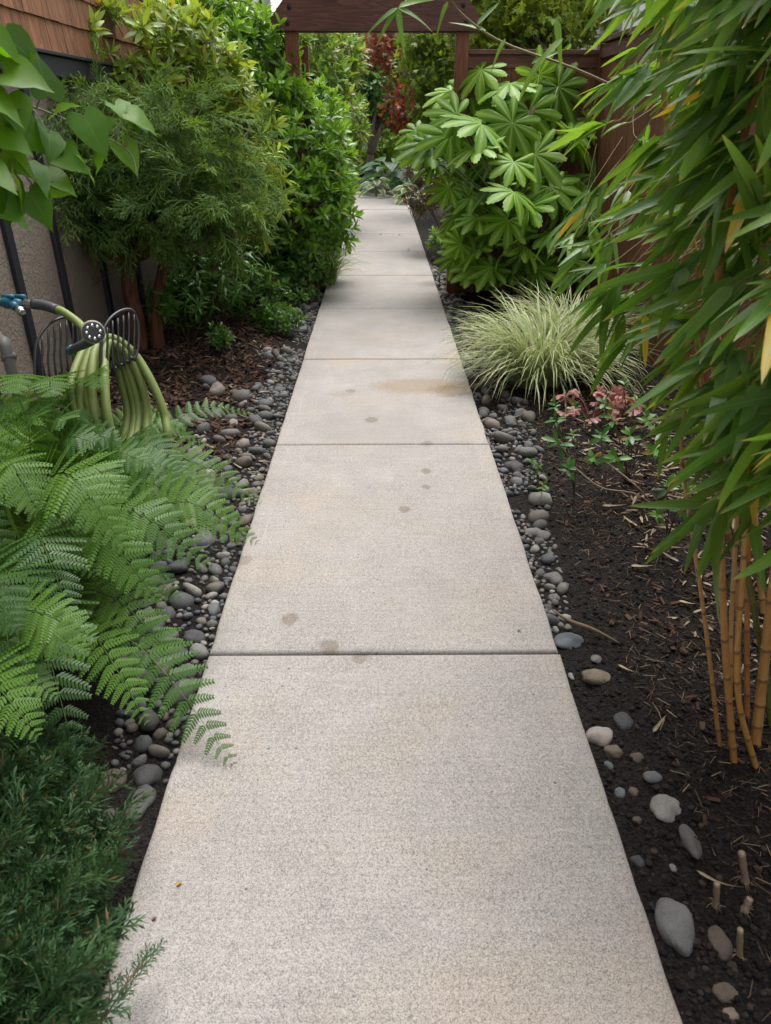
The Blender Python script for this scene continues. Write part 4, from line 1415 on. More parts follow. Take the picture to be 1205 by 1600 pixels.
# ================================================================== RIGHT PLANTS
M_FAT = leaf_mat('fatsia_leaf', [(0.072, 0.19, 0.010), (0.115, 0.265, 0.014), (0.17, 0.34, 0.022), (0.05, 0.14, 0.014)], 0.42, 0.32, vein=(0.32, 0.46, 0.10), veinw=0.16, spec=0.2)
M_BAM = leaf_mat('bamboo_leaf', [(0.072, 0.18, 0.024), (0.11, 0.24, 0.032), (0.17, 0.31, 0.042), (0.075, 0.18, 0.042)], 0.38, 0.45, vein=(0.17, 0.30, 0.07), veinw=0.10, old=(0.50, 0.38, 0.05), oldp=0.014, spec=.36, tip=(.34, .25, .09), tip0=.88)
M_CULM = culm_mat('golden_bamboo_culm', [(0.46, 0.24, 0.06), (0.54, 0.33, 0.11), (0.42, 0.19, 0.055), (0.50, 0.32, 0.12)])
M_CULMG = culm_mat('green_bamboo_culm', [(0.10, 0.125, 0.03), (0.14, 0.15, 0.04)])
M_BSTEM = plain('bamboo_side_stem', (0.24, 0.20, 0.07), 0.5, var=0.3, nscale=40)

# ---- fatsia
b = empty('fatsia', (1.1, 6.4, 0), 'large glossy shrub of deeply fingered palmate leaves by the right arbor post', 'shrub')
T_FAT = [palmate(0.285, 9, R(160), 0.60, 0.66, 0.26, 0.07, 14, 5, seed=i, teeth=.06) for i in range(4)]
FM = [mesh_of('leaf', t, M_FAT) for t in T_FAT]
r_ = np.random.default_rng(61)
FP = [(742, 120, 5.9, 1.0), (790, 135, 5.8, 1.1), (850, 130, 5.9, 1.0), (700, 185, 5.8, 1.05), (745, 195, 5.6, 1.2), (660, 228, 5.9, 1.15), (690, 215, 5.8, 1.0), (735, 235, 5.6, 1.0), (790, 205, 5.7, 1.15),
      (830, 190, 5.8, 1.1), (880, 150, 5.9, 1.1), (800, 262, 5.6, .9), (800, 306, 5.5, .95), (760, 300, 5.7, .9), (845, 250, 5.7, 1.1), (740, 345, 5.8, .9), (785, 355, 5.7, .9), (830, 330, 5.7, 1.0), (740, 395, 5.9, .85),
      (780, 400, 5.8, .9), (820, 390, 5.8, .9), (730, 425, 6.0, .8), (760, 428, 5.9, .75), (870, 300, 5.8, 1.0), (870, 370, 5.9, .9), (905, 230, 5.9, 1.0), (910, 320, 5.9, .9), (765, 160, 6.1, 1.0), (820, 160, 6.2, 1.1),
      (720, 150, 6.1, .9), (760, 255, 6.1, 1.0), (700, 255, 6.2, .8), (850, 425, 6.0, .8), (900, 410, 6.0, .8), (900, 110, 6.1, .9), (675, 260, 6.1, .8), (715, 290, 6.2, .7), (810, 225, 6.2, 1.0), (750, 370, 6.2, .8), (800, 430, 6.1, .7),
      (930, 190, 6.1, .9), (940, 280, 6.1, .9), (940, 370, 6.1, .9), (860, 210, 6.2, 1.0), (720, 320, 6.1, .7), (705, 375, 6.2, .6)]
for i in range(34):
    FP.append((r_.uniform(690, 950), r_.uniform(110, 440), r_.uniform(5.9, 6.4), r_.uniform(.6, 1.0)))
FP += [(668, 262, 6.0, .9), (690, 300, 6.1, .8), (652, 240, 6.0, .8), (705, 345, 6.1, .8), (700, 410, 6.2, .7), (640, 215, 6.1, .75)]
pet = []
fb = np.array([1.12, 6.5, 0.0])
for i, (px, py, z, s) in enumerate(FP):
    c = P(px, py, z)
    axis_pt = np.array([fb[0], fb[1], min(c[2] * .75, 1.3)])
    o_ = nrm(c - axis_pt)
    d = nrm(o_ * [1, .5, .2] + np.array([-.15, -.45, -.45]) + r_.normal(size=3) * .22)
    n = nrm(np.array([-.12, -.60, .78]) + r_.normal(size=3) * .36)
    put('leaf', FM[i % 4], b, frames(c - d * .08, d, n, s)[0])
    pet.append((c - d * .08, d))
ps = [tube(smooth_path([[fb[0] + r_.normal() * .06, fb[1] + r_.normal() * .06, max(.1, c[2] * .55)], (c + fb) / 2 + [0, 0, c[2] * .25], c], 7), 0.005, 5) for c, d in pet]
parts('leaf_stalk', ps, plain('fatsia_stalk', (0.16, 0.20, 0.06), 0.5), b)
parts('stem', branches(fb - [0, 0, .1], [[fb[0] + a, fb[1] + c_, h] for a, c_, h in ((-.2, -.1, 1.2), (.1, .05, 1.5), (.35, -.05, 1.3), (-.1, -.2, .8), (.25, -.2, .8))], 0.025, 0.016, 62), M_STEM, b)

# ---- dark undergrowth beside the post
b = empty('low_shrub', (0.8, 8.6, 0), 'low brown-leaved shrub beyond the right arbor post', 'shrub')
M_BROWN = leaf_mat('bronze_leaf', [(0.06, 0.045, 0.02), (0.10, 0.065, 0.035), (0.055, 0.075, 0.025), (0.13, 0.085, 0.05)], 0.4, 0.2, old=(.25, .12, .08), oldp=.1)
BL = [(P(675, 275, 8.6), (.32, .4, .30)), (P(660, 310, 8.4), (.2, .3, .18)), (P(700, 315, 8.2), (.22, .3, .22)), (P(690, 250, 9), (.3, .4, .25))]
shrub(b, BL, 70, T_RHODO2, M_BROWN, 63, up=.3, s=(.6, .95), cap=150)
parts('stem', branches([.85, 8.6, -.05], [c for c, q in BL] * 2, .012, .004, 64), M_STEM, b)
b = empty('small_shrub', (0.83, 6.5, 0), 'small bright seedling in dark soil beside the right arbor post', 'plant')
c = P(690, 378, 7.0)
shrub(b, [(c, (.09, .09, .07))], 260, T_PIER[:2], M_PIER, 65, s=(.6, .9), cap=40)
parts('stem', branches([c[0], c[1], -.06], [c, c + [.03, 0, .03]], .004, .002, 66), M_STEM, b)

# ---- bamboo
b = empty('bamboo', (1.0, 1.4, 0), 'golden-stemmed bamboo arching over the right bed with long drooping leaves', 'bamboo')
def culm(pts, r0, r1, node, mat_, seed, n=70):
    r = np.random.default_rng(seed)
    p = smooth_path(pts, n)
    ln = np.concatenate([[0], np.cumsum(np.linalg.norm(np.diff(p, axis=0), axis=1))])
    L = ln[-1]
    nodes, x = [], 0.03
    while x < L - .02:
        nodes.append(x)
        x += node * (.75 + .5 * r.random()) * min(1.0, 0.45 + x * 1.2)
    q = sorted(set([0, L] + [v for nd in nodes for v in (nd - .006, nd - .003, nd, nd + .003, nd + .007)] + list(np.arange(0, L, .05))))
    q = np.array([v for v in q if 0 <= v <= L])
    pp = np.stack([np.interp(q, ln, p[:, i]) for i in range(3)], 1)
    rad = r0 + (r1 - r0) * q / L
    mark = np.zeros(len(q))
    for nd in nodes:
        dd = np.abs(q - nd)
        rad = rad * (1 + .20 * np.exp(-(dd / .004) ** 2))
        mark = np.maximum(mark, dd < .0042)
    t = tube(pp, rad, 9, True, r.random())
    t.A[:len(q) * 9, 1] = np.repeat(mark, 9)
    part('culm', t, mat_, b)
    return p
CU = []
def cul(bx, by, pts, r0, mat_, seed, top=None, ext=1.0):
    g = G(bx, by)
    g[2] = gz(g[0], g[1]) - .03
    ps = [g] + [PY(px, py, g[1] + dy) for px, py, dy in pts]
    a, e = ps[-2], ps[-1]
    dirn = nrm(e - a)
    e2 = e + (dirn * .45 + np.array([-.0, 0, .05])) * ext
    e3 = e2 + nrm(dirn + [.25, .1, .2]) * .6 * ext
    ps += [e2, e3] + ([e3 + np.array(top)] if top else [])
    CU.append(culm(ps, r0, r0 * .55, .13, mat_, seed))
cul(1132, 1160, [(1100, 960, 0), (1075, 790, 0)], .0060, M_CULM, 1, None, .3)
cul(1153, 1186, [(1133, 1010, 0), (1126, 800, .02)], .0088, M_CULM, 2, (-.3, -.1, .5))
cul(1190, 1195, [(1152, 1075, 0), (1162, 880, .02)], .0072, M_CULM, 3, (-.2, .3, .5))
cul(1146, 1170, [(1142, 1000, .05), (1150, 840, .08)], .0062, M_CULM, 4)
cul(1212, 1130, [(1196, 1050, 0), (1160, 850, 0)], .0080, M_CULMG, 5, (-.35, .1, .4))
cul(1184, 1162, [(1203, 960, .03), (1225, 800, .05)], .0125, M_CULM, 6, (.1, .3, .5))
cul(1172, 1120, [(1168, 900, .1), (1175, 780, .12)], .0075, M_CULM, 7)
cul(1160, 1080, [(1150, 900, .1), (1128, 780, .14)], .0065, M_CULM, 8, (-.3, .6, .3))
cul(1240, 1120, [(1250, 900, .1), (1235, 700, .14)], .0105, M_CULM, 9, (-.1, .6, .3))
cul(1290, 1060, [(1270, 850, .1), (1240, 600, .14)], .0105, M_CULM, 10, (-.2, .9, .3))
cul(1200, 950, [(1165, 700, .1), (1100, 450, .14)], .0105, M_CULM, 12, (-.3, .5, .5))

LB = [mesh_of('leaf', leaf(BAMBOO, 0.155, 0.0255, f_, dr, tw), M_BAM) for f_, dr, tw in ((.3, .18, 0.0), (.2, .32, .6), (.38, .06, -.5), (.25, .25, -.9))]
LBT = [leaf(BAMBOO, 0.155, 0.0255, f_, dr, tw) for f_, dr, tw in ((.3, .18, 0.0), (.2, .32, .6), (.38, .06, -.5), (.25, .25, -.9))]
TIPX = np.array([(-400, 850), (-50, 860), (60, 850), (140, 865), (230, 850), (300, 835), (380, 800), (440, 790), (480, 855), (540, 885), (620, 970), (700, 1015), (780, 1040), (840, 1075), (880, 1150), (930, 1260), (1000, 1400)], float)
r_ = np.random.default_rng(71)
LMs, stems = [], []
culm_pts = np.concatenate(CU)
culm_pts = culm_pts[(culm_pts[:, 2] > .75)]
def branchlet(p0, d0, nl, s, fan=0.55, attach=True):
    d0 = nrm(d0)
    l = .10 * s * (.7 + .5 * r_.random())
    sp0 = p0 - d0 * l
    for i in range(nl):
        f = i / max(1, nl - 1)
        side = nrm(np.cross(d0, [0, 0, 1]))
        d = nrm(d0 + side * (f - .5) * 2 * fan * r_.uniform(.6, 1.1) + np.array([0, 0, -.14]) + r_.normal(size=3) * .16)
        n = nrm(np.array([-.15, -.45, .8]) + r_.normal(size=3) * .42)
        LMs.append(frames(sp0 + d0 * l * (.25 + .75 * r_.random()), d, n, s * r_.uniform(.6, 1.25))[0])
    if attach:
        up = sp0 - d0 * .14 + np.array([.10, .05, .12])
        stems.append(tube(smooth_path([up, sp0, p0 + d0 * .01], 7), np.linspace(.0017, .0009, 7), 4, False))
cnt = 0
while cnt < 620:
    py = r_.uniform(-330, 900)
    px = r_.uniform(820, 1500)
    mn = np.interp(py, TIPX[:, 0], TIPX[:, 1])
    base_px, base_py = px + 55, py - 70
    if px < mn + 12 + 25 * r_.random():
        continue
    if px < 930 and r_.random() < .25:
        continue
    z = np.interp(px, [820, 900, 1000, 1100, 1205, 1500], [2.65, 2.1, 1.5, 1.18, 1.02, .9]) * r_.choice([r_.uniform(.9, 1.12), r_.uniform(1.1, 1.7)])
    p0 = P(base_px, base_py, z)
    if p0[0] > FX - .12 or p0[0] < .5:
        continue
    d = RGT * (-.76 + r_.normal() * .36) - UPV * (.47 + r_.normal() * .30) + FWD * (r_.normal() * .35)
    branchlet(p0, d, r_.integers(3, 7), r_.uniform(.8, 1.12))
    cnt += 1
# the light spray reaching over the striped grass, and the one hanging in at the top of the picture
for (px, py, dx, dy, z, nl, s) in ((960, 440, -70, 60, 2.2, 5, 1.0), (930, 420, -90, 40, 2.3, 5, .95), (980, 530, -70, 60, 1.9, 5, 1.0), (890, 430, -70, 50, 2.5, 4, .9), (970, 500, -40, 90, 2.0, 4, .9), (905, 390, -100, 40, 2.5, 5, 1.0), (880, 350, -60, 60, 2.6, 4, 1.0), (945, 470, -60, 90, 2.0, 5, 1.05), (955, 480, -90, 60, 2.0, 4, 1.1), (1085, 800, -120, 60, 1.35, 4, 1.05), (1130, 800, -60, 150, 1.3, 5, 1.1), (1040, 680, -60, 80, 1.5, 3, 1.0), (1170, 830, -30, 100, 1.25, 3, .9)):
    p0 = P(px, py, z)
    branchlet(p0, P(px + dx, py + dy, z) - p0, nl, s)
tp = P(622, 12, 1.75)
for (dx, dy) in ((-55, 35), (-30, 42), (6, 54), (60, -30), (80, 30)):
    d = nrm(P(622 + dx, 12 + dy, 1.75) - tp)
    LMs.append(frames(tp, d, [-.2, -.6, .7], .62)[0])
stems.append(tube(smooth_path([P(992, 150, 2.2), P(900, 108, 2.15), P(785, 66, 2.05), P(722, 22, 1.95), P(690, -20, 1.85), P(650, -10, 1.78), tp], 24), np.linspace(.0042, .0012, 24), 5))
for (px, py, dx, dy, z, s) in ((790, 60, -40, 70, 2.0, .6), (700, 2, -20, 45, 1.85, .6), (745, 40, 40, -45, 2.0, .6), (850, 90, -50, 60, 2.05, .8), (830, 100, 60, -30, 2.1, .7), (760, 48, -90, -25, 2.0, .7), (880, 60, -90, 80, 2.0, .9), (870, 30, 5, 45, 2.0, .8)):
    p0 = P(px, py, z)
    LMs.append(frames(p0, P(px + dx, py + dy, z) - p0, [-.2, -.5, .7], s)[0])
LMs = np.array(LMs)
dist = np.linalg.norm(LMs[:, :3, 3] - CAM, axis=1)
# nearest in the picture first
rel = LMs[:, :3, 3] - CAM
zz = rel @ FWD
inx = np.abs((rel @ RGT) / zz * FPX) < 640
iny = np.abs((rel @ UPV) / zz * FPX) < 820
order = np.argsort(dist + np.where(inx & iny, 0, 50))
ki = r_.integers(0, 4, len(LMs))
for i in order[:300]:
    put('leaf', LB[ki[i]], b, LMs[i])
rest = order[300:]
part('leaf', join([spread(LBT[j], LMs[rest[ki[rest] == j]]) for j in range(4)]), M_BAM, b, kind='stuff')
parts('side_stem', stems, M_BSTEM, b)
# long side branches from the culms into the leaf mass
br_ = []
for i in range(70):
    q = culm_pts[r_.integers(len(culm_pts))]
    e = LMs[r_.integers(len(LMs)), :3, 3]
    if np.linalg.norm(e - q) < .6:
        br_.append(tube(smooth_path([q, q * .5 + e * .5 + [0, 0, .09], e], 9), np.linspace(.0022, .0009, 9), 4, False))
parts('branch', br_, M_BSTEM, b)

# ---- coral bells and small evergreens in the bed
M_HEU = leaf_mat('coral_bells_leaf', [(0.32, 0.13, 0.11), (0.13, 0.035, 0.035), (0.38, 0.17, 0.145), (0.20, 0.05, 0.05), (0.42, 0.21, 0.18)], 0.45, 0.2, vein=(0.5, 0.29, 0.24), veinw=.2, tcol=(1.4, .8, .7))
g = G(925, 655)
b = empty('coral_bells', (g[0], g[1], -.02), 'pink and rust leaved coral bells under the bamboo', 'plant')
T_H = [mesh_of('leaf', palmate(.058, 6, R(155), .28, .5, .25, .05, 6, 3, seed=200 + i, teeth=.05), M_HEU) for i in range(3)]
r_ = np.random.default_rng(81)
hs = []
for i in range(26):
    a = r_.random() * 6.28
    q = .25 * math.sqrt(r_.random())
    c = g + np.array([math.cos(a) * q, math.sin(a) * q * .9, 0.04 + .12 * (1 - q / .25) + .05 * r_.random()])
    d = np.array([math.cos(a), math.sin(a) - .5, -.15]) + r_.normal(size=3) * .25
    put('leaf', T_H[i % 3], b, frames(c, d, np.array([-.1, -.4, .8]) + r_.normal(size=3) * .4, r_.uniform(.6, 1.15))[0])
    hs.append(tube(smooth_path([g + [0, 0, -.02], (g + c) / 2 + [0, 0, .03], c], 5), .0018, 4, False))
parts('leaf_stalk', hs, plain('red_leaf_stalk', (.2, .06, .05), .5), b)
el = [leaf(ELLIPT, .062, .024, .2, .25), leaf(ELLIPT, .05, .02, .25, .35)]
T_E = [sprig(7, el, .05, 30, 95, seed=220 + i) for i in range(3)]
M_EV = leaf_mat('young_evergreen_leaf', [(0.045, 0.14, 0.03), (0.07, 0.19, 0.035), (0.11, 0.23, 0.05)], .32, .22, vein=(.13, .24, .07), old=(.2, .14, .03), oldp=.08)
def little(c, shoots, lab, seed, m=M_EV):
    r = np.random.default_rng(seed)
    b = empty('small_shrub', (c[0], c[1], float(gz(c[0], c[1]))), lab, 'plant')
    ms = [mesh_of('sprig', t, m) for t in T_E]
    stems_ = []
    for i, (px, py, z, s) in enumerate(shoots):
        q = P(px, py, z)
        d = nrm(q - c + [0, 0, .12]) + r.normal(size=3) * .15
        put('sprig', ms[i % 3], b, frames(q, d, r.normal(size=3), s)[0])
        stems_.append(tube(smooth_path([[c[0], c[1], c[2] - .04], (c + q) / 2 + [0, 0, .03], q], 6), .0024, 4, False))
    parts('stem', stems_, M_STEM, b)
little(G(842, 762), [(840, 745, 3.18, .85), (833, 735, 3.2, .6), (848, 765, 3.1, .6)], 'small seedling of glossy leaves among the right edge pebbles', 91)
little(G(900, 770), [(878, 700, 2.95, 1.0), (872, 665, 2.95, .9), (888, 740, 2.95, .9), (895, 690, 3.0, .7), (868, 640, 2.95, .6)], 'upright leafy shoot in front of the coral bells', 92)
little(G(985, 745), [(940, 690, 3.0, .9), (960, 665, 3.1, 1.0), (985, 690, 3.0, 1.0), (965, 720, 2.9, .9), (1005, 670, 3.1, 1.0), (990, 640, 3.2, 1.0), (1020, 710, 2.95, 1.0), (930, 720, 2.9, .8), (945, 640, 3.1, .8), (1035, 680, 3.0, .9), (905, 640, 3.2, .8), (975, 610, 3.2, .7)], 'spreading small evergreen shrub beside the coral bells', 93)
little(G(1045, 830), [(1040, 770, 2.6, .8), (1060, 800, 2.55, .8), (1030, 810, 2.55, .7), (1075, 770, 2.6, .8)], 'small dark evergreen at the foot of the bamboo canopy', 94, M_FOREST)
for pp, lab in (([(895, 728, 2.95), (940, 762, 2.8), (1000, 775, 2.7), (1060, 832, 2.55)], 'bare trailing stem arching along the dark soil under the bamboo'), ([(945, 720, 2.9), (1000, 765, 2.7), (1035, 815, 2.55)], 'short bare stem crossing the soil below the small evergreen')):
    q = [P(*v) for v in pp]
    q[-1] = G(pp[-1][0], pp[-1][1])
    q = [np.array([v[0], v[1], max(v[2], float(gz(v[0], v[1])) + .012)]) for v in q]
    solid('trailing_stem', tube(smooth_path(q, 14), np.linspace(.0025, .004, 14), 5), M_TWIG, lab, 'stem')

# ================================================================== BEYOND THE ARBOR
T_LEAFY = [sprig(9, [leaf(ELLIPT, .11, .042, .2, .3)], .06, 25, 100, seed=300 + i) for i in range(3)]
T_BROAD = [sprig(8, [leaf(ELLIPT, .14, .065, .2, .3)], .10, 35, 120, seed=310 + i) for i in range(3)]
def star_spray(seed, n=12, Rr=.07, ext=.16):
    r = np.random.default_rng(seed)
    t = star_leaf(Rr)
    p = np.stack([r.normal(size=n) * ext * .6, r.random(n) * ext * 2, r.normal(size=n) * ext * .25], 1)
    tw = [tube([[0, 0, 0], [0, ext * 2, 0]], .003, 3, False)] + [tube([[0, max(0, q[1] - .06), 0], q], .0015, 3, False) for q in p]
    for q in tw:
        q.A = q.A * 0
    return join(tw + [spread(t, frames(p, r.normal(size=(n, 3)) * .6 + [0, .8, -.5], r.normal(size=(n, 3)) * .35 + [0, 0, 1], r.uniform(.7, 1.2, n)), r.random(n) * .5)])
T_STAR = [star_spray(320 + i) for i in range(4)]

b = empty('pieris', (-1.2, 9.6, 0), 'pieris with pale young leaves and faded pink flower strings past the arbor', 'shrub')
BL = [(P(500, 130, 9.6), (.45, .6, .65)), (P(525, 230, 9.9), (.26, .6, .5)), (P(525, 90, 10), (.35, .5, .4)), (P(528, 295, 9.8), (.15, .5, .33)), (P(470, 100, 9.4), (.4, .5, .5)), (P(520, 190, 9.8), (.4, .6, .5))]
M_PALE = leaf_mat('pieris_young_leaf', [(0.13, 0.25, 0.035), (0.20, 0.34, 0.055), (0.29, 0.40, 0.10), (0.085, 0.18, 0.026)], .42, .3, old=(.45, .28, .21), oldp=.06)
pp = shrub(b, BL, 60, T_RHODO, M_PALE, 101, up=.8, s=(.9, 1.3), cap=260)
parts('branch', branches([-1.2, 9.6, -.05], [c for c, q in BL] * 2, .03, .008, 102), M_STEM, b)
r_ = np.random.default_rng(103)
fp = pp[r_.integers(0, len(pp), 110)]
fl = T(*(lambda t: (t.V, t.Q, t.Tr, t.A))(join([spread(leaf(ELLIPT, .012, .010, .5, .2), frames(np.array([0, .012 * i, 0]), [math.cos(i * 2.4), .3, math.sin(i * 2.4)], [0, 1, 0], 1)) for i in range(9)])))
fm = leaf_mat('faded_pink_flower', [(.50, .26, .22), (.60, .38, .32), (.42, .20, .15)], .6, .2, tcol=(1, .9, .85))
part('flower_string', spread(fl, frames(fp + [0, -.02, .03], r_.normal(size=(110, 3)) * .4 + [0, -.2, -.9], r_.normal(size=(110, 3)), 1.5)), fm, b, kind='stuff')

def tree(name, label, base, fork_h, BL, dens, ts, m, seed, r0, bark=M_STEM, cap=300, s=(.8, 1.3), up=.2, name2='sprig', trunk_pts=None, jit=.5):
    b = empty(name, base, label, 'tree')
    base = np.asarray(base, float)
    fk = base + [0, 0, fork_h]
    shrub(b, BL, dens, ts, m, seed, up=up, s=s, cap=cap, name=name2, jit=jit, inner=.45, rough=.35)
    tp_ = trunk_pts or [base - [0, 0, .15], base + [.02, 0, fork_h * .5], fk]
    part('trunk', tube(smooth_path(tp_, 10), np.linspace(r0, r0 * .72, 10), 9), bark, b)
    parts('branch', branches(tp_[-1], [c for c, q in BL] + [c + np.asarray(q) * [.5, -.4, .2] for c, q in BL], r0 * .55, .008, seed, 9, 6, .07, .15), bark, b)
    return b
tb2 = G(577, 292)
z2 = float(np.dot(tb2 - CAM, FWD))
tree('evergreen_tree', 'dark glossy evergreen tree with forked trunk where the walk bends', (tb2[0], tb2[1], 0), .62,
     [(P(575, 95, 16.8), (.6, .7, .6)), (P(590, 150, 16.8), (.55, .7, .5)), (P(605, 175, 16.8), (.42, .6, .3)), (P(560, 130, 17), (.5, .6, .6)), (P(615, 120, 17.2), (.5, .6, .6))],
     55, T_BROAD, M_FOREST, 111, .10, bark=bark_mat('pale_grey_bark', [(.06, .045, .035), (.12, .095, .075), (.19, .155, .125)]), trunk_pts=[tb2 - [0, 0, .2], tb2 + [.0, 0, .35], P(580, 240, z2 - .3)])
M_RED = leaf_mat('red_maple_leaf', [(0.16, 0.055, 0.03), (0.24, 0.085, 0.035), (0.17, 0.06, 0.055), (0.30, 0.125, 0.045)], .5, .38, tcol=(1.9, 1.2, .8))
M_GMAP = leaf_mat('green_maple_leaf', [(0.14, 0.22, 0.022), (0.20, 0.29, 0.032), (0.26, 0.34, 0.045), (0.11, 0.17, 0.02)], .5, .4)
M_DMAP = leaf_mat('deep_green_maple_leaf', [(0.085, 0.15, 0.022), (0.13, 0.21, 0.03), (0.17, 0.25, 0.036)], .5, .38)
c = P(648, 290, 14.2)
tree('japanese_maple', 'rusty red Japanese maple beyond the arbor', (c[0] + .1, c[1], 0), .6,
     [(P(662, 150, 14), (.50, .5, .44)), (P(648, 180, 13.8), (.28, .4, .26)), (P(640, 85, 14.2), (.50, .5, .22)), (P(660, 80, 14.3), (.5, .5, .22)), (P(668, 195, 14), (.32, .4, .24)), (P(605, 66, 14.4), (.42, .5, .12))],
     52, T_STAR, M_RED, 121, .06, name2='leaf_spray', up=-.1)
c = P(700, 280, 11.6)
tree('japanese_maple', 'deep green Japanese maple between the arbor posts on the right', (c[0] + .15, c[1], 0), .8,
     [(P(690, 110, 11.3), (.38, .5, .42)), (P(668, 90, 11.5), (.28, .4, .3)), (P(715, 90, 11.2), (.4, .5, .45)), (P(690, 160, 11.3), (.32, .4, .26)), (P(700, 60, 11.4), (.4, .4, .3))],
     70, T_STAR, M_DMAP, 131, .05, name2='leaf_spray', up=-.1)
tree('japanese_maple', 'light green Japanese maple rising above the fence cap', (2.0, 9.3, 0), 1.5,
     [(P(800, 15, 8.4), (.55, .5, .30)), (P(850, 40, 8.4), (.42, .5, .26)), (P(770, 50, 8.6), (.3, .4, .22)), (P(760, -20, 8.8), (.5, .5, .4)), (P(880, -30, 8.6), (.6, .5, .35)), (P(820, 58, 8.5), (.4, .3, .16))],
     75, T_STAR, M_GMAP, 141, .06, name2='leaf_spray', up=-.1)

# hostas and ground cover where the walk bends
M_HOS = leaf_mat('blue_green_hosta_leaf', [(0.045, 0.115, 0.05), (0.07, 0.15, 0.07), (0.05, 0.13, 0.06)], .4, .22, vein=(.12, .22, .09), veinw=.1, ribs=.3)
M_HOSV = leaf_mat('pale_edged_hosta_leaf', [(0.07, 0.15, 0.035), (0.10, 0.18, 0.05)], .4, .22, margin=(.42, .46, .22))
hleaf = [leaf(OVATE, .30, .20, .15, .5), leaf(OVATE, .26, .18, .25, .35)]
for (px, py, n_l, m_, lab, s, sd_) in ((608, 302, 26, M_HOS, 'blue-green hosta at the end of the walk', 1.5, 1), (588, 308, 14, M_HOSV, 'pale-edged hosta beside the far tree trunk', .8, 2), (640, 318, 22, M_HOSV, 'cream-edged hosta bordering the far right of the walk', .75, 3), (645, 300, 20, M_HOS, 'hosta clump behind the brown-leaved shrub', 1.2, 4)):
    g = G(px, py)
    b = empty('hosta', (g[0], g[1], 0), lab, 'plant')
    mm = [mesh_of('leaf', t, m_) for t in hleaf]
    r_ = np.random.default_rng(150 + sd_)
    for i in range(n_l):
        a = i * 2.399
        q = (.08 + .22 * (i / n_l)) * s
        c = g + np.array([math.cos(a) * q, math.sin(a) * q, (.42 - .30 * i / n_l) * s])
        put('leaf', mm[i % 2], b, frames(c, [math.cos(a), math.sin(a), .25 - .5 * i / n_l], np.array([0, -.2, 1]) + r_.normal(size=3) * .15, s * r_.uniform(.8, 1.15))[0])
    parts('leaf_stalk', [tube([g, g + [math.cos(i) * .12 * s, math.sin(i) * .12 * s, .25 * s]], .006, 4, False) for i in range(8)], M_TUFT, b)

# garden beyond: background shrubs and trees
M_BACK = leaf_mat('distant_leaf', [(0.16, 0.27, 0.035), (0.22, 0.35, 0.05), (0.30, 0.42, 0.085), (0.11, 0.19, 0.028)], .5, .45)
BK = [('background_tree', 'light green tree behind the far evergreen', 21, [(P(600, 120, 21), (1.2, .8, 1.0)), (P(540, 60, 21), (1.0, .8, .8)), (P(690, 60, 21.5), (1.2, .8, .9)), (P(620, 60, 22), (1.1, .8, .7))], M_BACK),
      ('background_shrub', 'tall hedge closing the view behind the hostas', 20, [(P(560, 230, 20.5), (1.0, .6, .7)), (P(650, 230, 20.5), (1.2, .6, .8)), (P(480, 200, 20), (1.2, .6, .9)), (P(740, 200, 20), (1.3, .6, .9))], M_BACK),
      ('background_tree', 'bushy tree far behind the fence on the right', 17, [(P(860, 30, 17), (1.3, .8, .9)), (P(960, 0, 17), (1.2, .8, 1.1)), (P(780, 90, 17), (1.2, .8, .9))], M_BACK),
      ('background_tree', 'leafy tree far behind the pieris on the left', 16, [(P(470, 120, 15.5), (.7, .8, 1.0)), (P(440, 110, 15), (.5, .8, .8))], M_BACK)]
for i, (nm, lab, yy, BL, m_) in enumerate(BK):
    c = BL[0][0]
    if 'tree' in nm:
        tree(nm, lab, (c[0], c[1], 0), max(.6, c[2] - 1.2), BL, 20, T_BROAD, m_, 160 + i, .09, cap=150, s=(1.2, 1.9))
    else:
        b = empty(nm, (c[0], c[1], 0), lab, 'shrub')
        shrub(b, BL, 26, T_BROAD, m_, 160 + i, cap=150, s=(1.2, 1.8))
        parts('stem', branches([c[0], c[1], -.1], [q[0] for q in BL], .03, .01, 161), M_STEM, b)

# ================================================================== STONES
import bmesh
def stone_T(seed, sub=2, flat=.7, lumps=.34):
    bm = bmesh.new()
    bmesh.ops.create_icosphere(bm, subdivisions=sub, radius=1.0)
    V = np.array([v.co[:] for v in bm.verts])
    F = np.array([[v.index for v in f.verts] for f in bm.faces])
    bm.free()
    r = np.random.default_rng(seed)
    o = r.random(3) * 50
    V = V * (1 + lumps * vnoise(V * 1.0 + o) + lumps * .35 * vnoise(V * 2.3 + o))[:, None]
    if sub > 2:
        V = V * (1 + .035 * vnoise(V * 4.1 + o) + .025 * vnoise(V * 8.3 + o))[:, None]
    V = V * [1, r.uniform(.62, .95), r.uniform(.85, 1.1) * flat]
    return T(V, None, F, np.zeros((len(V), 3)))
M_STONE = stone_mat('river_stone')
ST = [stone_T(i) for i in range(12)]
STM = [mesh_of('stone', t, M_STONE) for t in ST]

